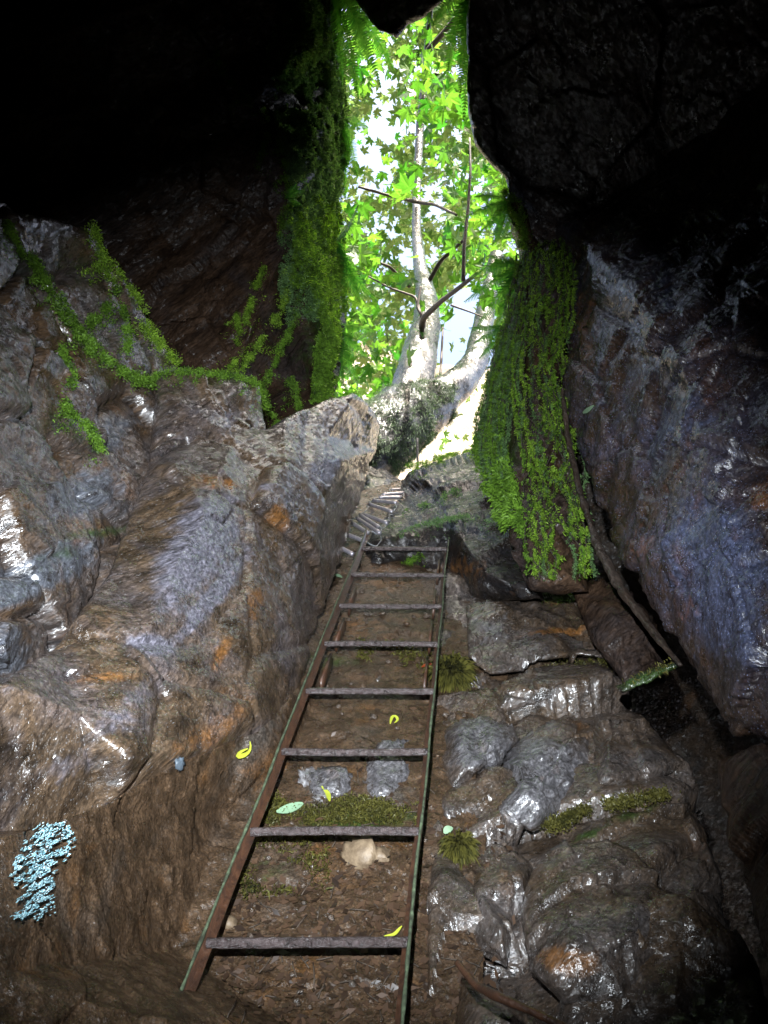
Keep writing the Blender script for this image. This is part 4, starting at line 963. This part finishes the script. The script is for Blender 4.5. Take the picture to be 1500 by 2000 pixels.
fern('fern fringe low inside the left edge of the opening above the slab', (650, 640, 4.15), [(680, 660, 4.2, 720, 700, 4.3), (670, 690, 4.2, 700, 745, 4.3), (660, 690, 4.2, 672, 755, 4.2), (690, 630, 4.2, 735, 650, 4.3)], .07, 71)
fern('fern fringe high inside the left edge of the opening', (664, 230, 4.2), [(680, 270, 4.3, 700, 350, 4.3), (670, 300, 4.3, 675, 390, 4.3), (685, 230, 4.3, 720, 250, 4.4)], .06, 81)
fern('tiny fern sprouting from the moss seam on the dark overhang', (560, 388, 3.05), [(572, 370, 3.02, 596, 372, 3.0), (570, 385, 3.0, 590, 400, 3.0), (565, 372, 3.0, 580, 358, 3.0)], .018, 91)

for pts_, lb in (([(985, 1160), (1020, 1150), (1060, 1148)], 'thin pale sprig lying along the left part of the square block top'), ([(1040, 1165), (1090, 1148), (1142, 1130)], 'thin pale sprig arching off the right part of the square block top')):
    z_ = zof('b1', [p[0] for p in pts_], [1170]*3)-.03; Q = P([p[0] for p in pts_], [p[1] for p in pts_], z_)
    V, T = frond_geo(Q[0], Q[1], Q[2], npin=12, w=.014, seed=5); make('fern_sprig', V, T, M['pale'], smooth=False, label=lb, cat='fern')
# ------------------------------------------------------------------ loose things on the slope
def litter():
    r = np.random.default_rng(12); gs = []
    n = 2600; px = r.uniform(430, 1000, n); py = r.uniform(1240, 2010, n)
    xl = np.interp(py, [1240, 1480, 1640, 1850, 2010], [640, 570, 500, 420, 380])
    dens = np.where(py > 1620, 1, np.where(py > 1560, .5, .22)); dens = np.where(px > 850, dens*.6, dens)
    m = (px > xl) & (r.random(n) < dens); px, py = px[m], py[m]
    Pt, Nn = on('slope', px, py)
    for p_, n_ in zip(Pt, Nn):
        t = unit(np.cross(n_, r.normal(size=3))); b = np.cross(n_, t); s = r.uniform(.004, .015)
        q = p_+n_*.004
        w_ = s*r.uniform(.3, .6)
        V = np.array([q-t*s, q+b*w_+n_*s*.3*r.random(), q+t*s+n_*s*.4*r.random(), q-b*w_])
        gs.append((V, np.array([(0, 1, 3), (1, 2, 3)])))
    V, T = join(gs)
    make('leaf_litter', V, T, M['dead'], smooth=False, kind='stuff', label='dark brown leaf litter and crumbs strewn behind the lower rungs', cat='leaf litter')
    gs = []
    for i in range(110):
        x = r.uniform(450, 960); y = r.uniform(1500, 1990)
        if x < np.interp(y, [1480, 1640, 1850, 2010], [590, 520, 440, 400]): continue
        a = r.uniform(0, math.pi); l = r.uniform(10, 45); x2 = x+l*math.cos(a); y2 = y+l*math.sin(a)
        q, nn = on('slope', np.linspace(x, x2, 4), np.linspace(y, y2, 4))
        gs.append(tube_geo(q+nn*.007, .0012, 4))
    V, T = join(gs)
    make('twigs', V, T, M['twig'], kind='stuff', label='fine twigs and rootlets tangled in the litter behind the lower rungs', cat='twigs')
litter()
def curl_leaf(name, pl, wpx, mat, label, key='slope', lift=.015, cat='leaf', curl=.5):
    q, nn = on(key, [p[0] for p in pl], [p[1] for p in pl])
    # true picture positions, at the surface depth
    zz = zof(key, [p[0] for p in pl], [p[1] for p in pl])
    c = P([p[0] for p in pl], [p[1] for p in pl], zz-lift*1.3); c = resample(c, 12)
    t = unit(np.gradient(c, axis=0)); n0 = unit(nn.mean(0)); s = unit(np.cross(t, n0)); wd = wpx*zz.mean()/F
    prof = np.sin(np.linspace(.12, math.pi-.1, 12))**.7*wd
    V = np.concatenate([c-s*prof[:, None]+n0*curl*prof[:, None]*.6, c, c+s*prof[:, None]+n0*curl*prof[:, None]*.6]); T = []
    for i in range(11):
        for a in (0, 12): T += [(a+i, a+i+1, a+i+13), (a+i, a+i+13, a+i+12)]
    make(name, V, np.array(T), M[mat], label=label, cat=cat)
curl_leaf('leaf', [(488, 1448), (492, 1462), (480, 1475), (458, 1478), (470, 1466), (484, 1462)], 4.5, 'yellow', 'curled bright yellow leaf on the soil just left of the left rail', 'slope')
curl_leaf('leaf', [(762, 1414), (766, 1398), (774, 1398), (778, 1408), (770, 1412)], 3.5, 'yellow', 'small curled yellow leaf above the sixth rung from the top')
curl_leaf('leaf', [(750, 1828), (770, 1826), (785, 1808)], 3.5, 'yellow', 'narrow yellow leaf beside the right end of the lowest rung')
curl_leaf('leaf', [(540, 1585), (565, 1580), (592, 1568)], 12, 'pale', 'broad pale green leaf above the left end of the second lowest rung', curl=.2)
curl_leaf('leaf', [(640, 1130), (655, 1122), (668, 1128)], 6, 'pale', 'pale green leaf left of the left rail near its top', curl=.2)
curl_leaf('leaf', [(868, 1628), (876, 1618), (884, 1616)], 8, 'pale', 'little pale leaf on the yellow green tuft right of the rail', curl=.2)
curl_leaf('leaf', [(824, 1303), (835, 1298), (845, 1296)], 5, 'red', 'small orange red leaf against the right rail beside the green tuft', curl=.2)
curl_leaf('leaf', [(628, 1535), (640, 1548), (644, 1565)], 5, 'yellow', 'yellowing leaf stuck beside the white veined rock', curl=.2)
curl_leaf('leaf', [(1138, 806), (1150, 800), (1160, 792)], 5, 'pale', 'pale green leaf caught on the right rock wall by the curtain', 'right', curl=.2, lift=.02)
block([(332, 1492), (340, 1480), (358, 1478), (368, 1488), (362, 1498), (340, 1500)], -.0, 'small blue grey pebble at the foot of the big slab', seed=141, bulge=.02, rim=.03, mat='bluegrey') if False else None
def pebble(px, py, rpx, mat, label, key='slope', seed=0, name='stone', sq=.6):
    z = float(zof(key, [px], [py])[0]); _, nn = on(key, [px], [py]); nn = nn[0]; c = P(px, py, z)+nn*.005; rr = rpx*z/F
    u = np.linspace(0, math.pi, 9); v = np.linspace(0, 2*math.pi, 14, endpoint=False)
    D = np.array([(math.sin(a)*math.cos(b), math.sin(a)*math.sin(b), math.cos(a)) for a in u for b in v])
    f1, f21, fh = voro(D*1.3+seed, seed); h = 1+.55*fh+.12*fbm(D*3, 2, seed)
    t = unit(np.cross(nn, [.3, .2, .9])); b = np.cross(nn, t)
    V = c+(D*h[:, None]*rr)@np.stack([t, b*.8, nn*sq]); T = []
    for i in range(8):
        for j in range(14):
            a, bb = i*14+j, i*14+(j+1) % 14; T += [(a, bb, bb+14), (a, bb+14, a+14)]
    kw = dict(label=label, cat='stone') if label else {}
    return (V, np.array(T)) if label is None else make(name, V, np.array(T), M[mat], smooth=False, **kw)
pebble(348, 1490, 16, 'bluegrey', 'small blue grey pebble at the foot of the big slab', 'slope', 5, sq=.35)
gs = []; r_ = np.random.default_rng(44)
for i in range(150):
    x = r_.uniform(470, 1000); y = r_.uniform(1100, 1980)
    if x < np.interp(y, [1100, 1480, 1640, 1850, 2010], [690, 600, 530, 450, 410]): continue
    gs.append(pebble(x, y, r_.uniform(2.5, 8), 'stone', None, seed=i))
V, T = join(gs); make('rubble', V, T, M['soil'], smooth=False, kind='stuff', label='small rubble stones bedded in the slope behind and beside the ladder', cat='rubble', attrs={'tint': np.tile([.5, .1, .2], (len(V), 1))})

# dead root beside the crevice, dark root at the bottom, iron stake in the gap
V, T = px_tube([(1098, 760, 3.05, 3), (1108, 850, 2.9, 5), (1130, 950, 2.7, 5), (1165, 1060, 2.45, 7), (1205, 1140, 2.28, 8), (1262, 1215, 2.1, 7), (1300, 1265, 1.98, 5), (1330, 1300, 1.92, 3)], 16, .7, 160, 26, 3, .5)
make('dead_root', V, T, M['wood'], label='long splintered brown dead root running down beside the black crevice', cat='root', attrs={'tint': np.zeros((len(V), 3))})
V, T = px_tube([(893, 1880, 1.28, 7), (930, 1925, 1.22, 9), (980, 1950, 1.16, 9), (1040, 1975, 1.12, 8), (1110, 2010, 1.08, 7)], 12, .3, 60, 20, 5)
make('fallen_branch', V, T, M['rust'], label='reddish brown branch lying across the bottom right of the slope', cat='branch')
V, T = px_tube([(816, 930, 4.75, 2.6), (815, 856, 4.9, 2.4)], 8, .05, 8); make('stake', V, T, M['pole'], label='thin dark iron stake standing in the white gap above the rocks', cat='stake')

# the bottom left is dark only by the lamp cone's falloff
# pale flakes that paint a bright glint of light low on the left
def painted_glint():
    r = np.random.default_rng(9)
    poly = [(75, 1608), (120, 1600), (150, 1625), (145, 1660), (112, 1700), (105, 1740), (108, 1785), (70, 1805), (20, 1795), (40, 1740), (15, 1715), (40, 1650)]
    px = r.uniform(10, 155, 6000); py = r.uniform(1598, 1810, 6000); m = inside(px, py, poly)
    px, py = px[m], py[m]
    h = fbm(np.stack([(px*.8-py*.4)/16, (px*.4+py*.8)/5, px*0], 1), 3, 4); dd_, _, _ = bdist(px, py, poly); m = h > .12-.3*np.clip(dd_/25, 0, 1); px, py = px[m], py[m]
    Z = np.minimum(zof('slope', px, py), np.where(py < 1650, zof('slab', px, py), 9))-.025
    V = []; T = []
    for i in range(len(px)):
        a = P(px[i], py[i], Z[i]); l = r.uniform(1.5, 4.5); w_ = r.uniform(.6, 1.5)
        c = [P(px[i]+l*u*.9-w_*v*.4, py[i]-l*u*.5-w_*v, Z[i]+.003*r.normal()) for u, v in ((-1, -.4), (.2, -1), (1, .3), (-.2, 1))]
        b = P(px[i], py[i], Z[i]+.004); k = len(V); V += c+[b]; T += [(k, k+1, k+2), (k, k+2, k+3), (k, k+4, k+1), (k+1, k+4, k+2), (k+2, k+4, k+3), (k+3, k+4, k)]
    make('glint_flakes', V, np.array(T), M['painted_glint'], smooth=False, kind='stuff', label='patch of pale turquoise flakes standing in for a light glint on the rock at the lower left', cat='painted_glint')
painted_glint()
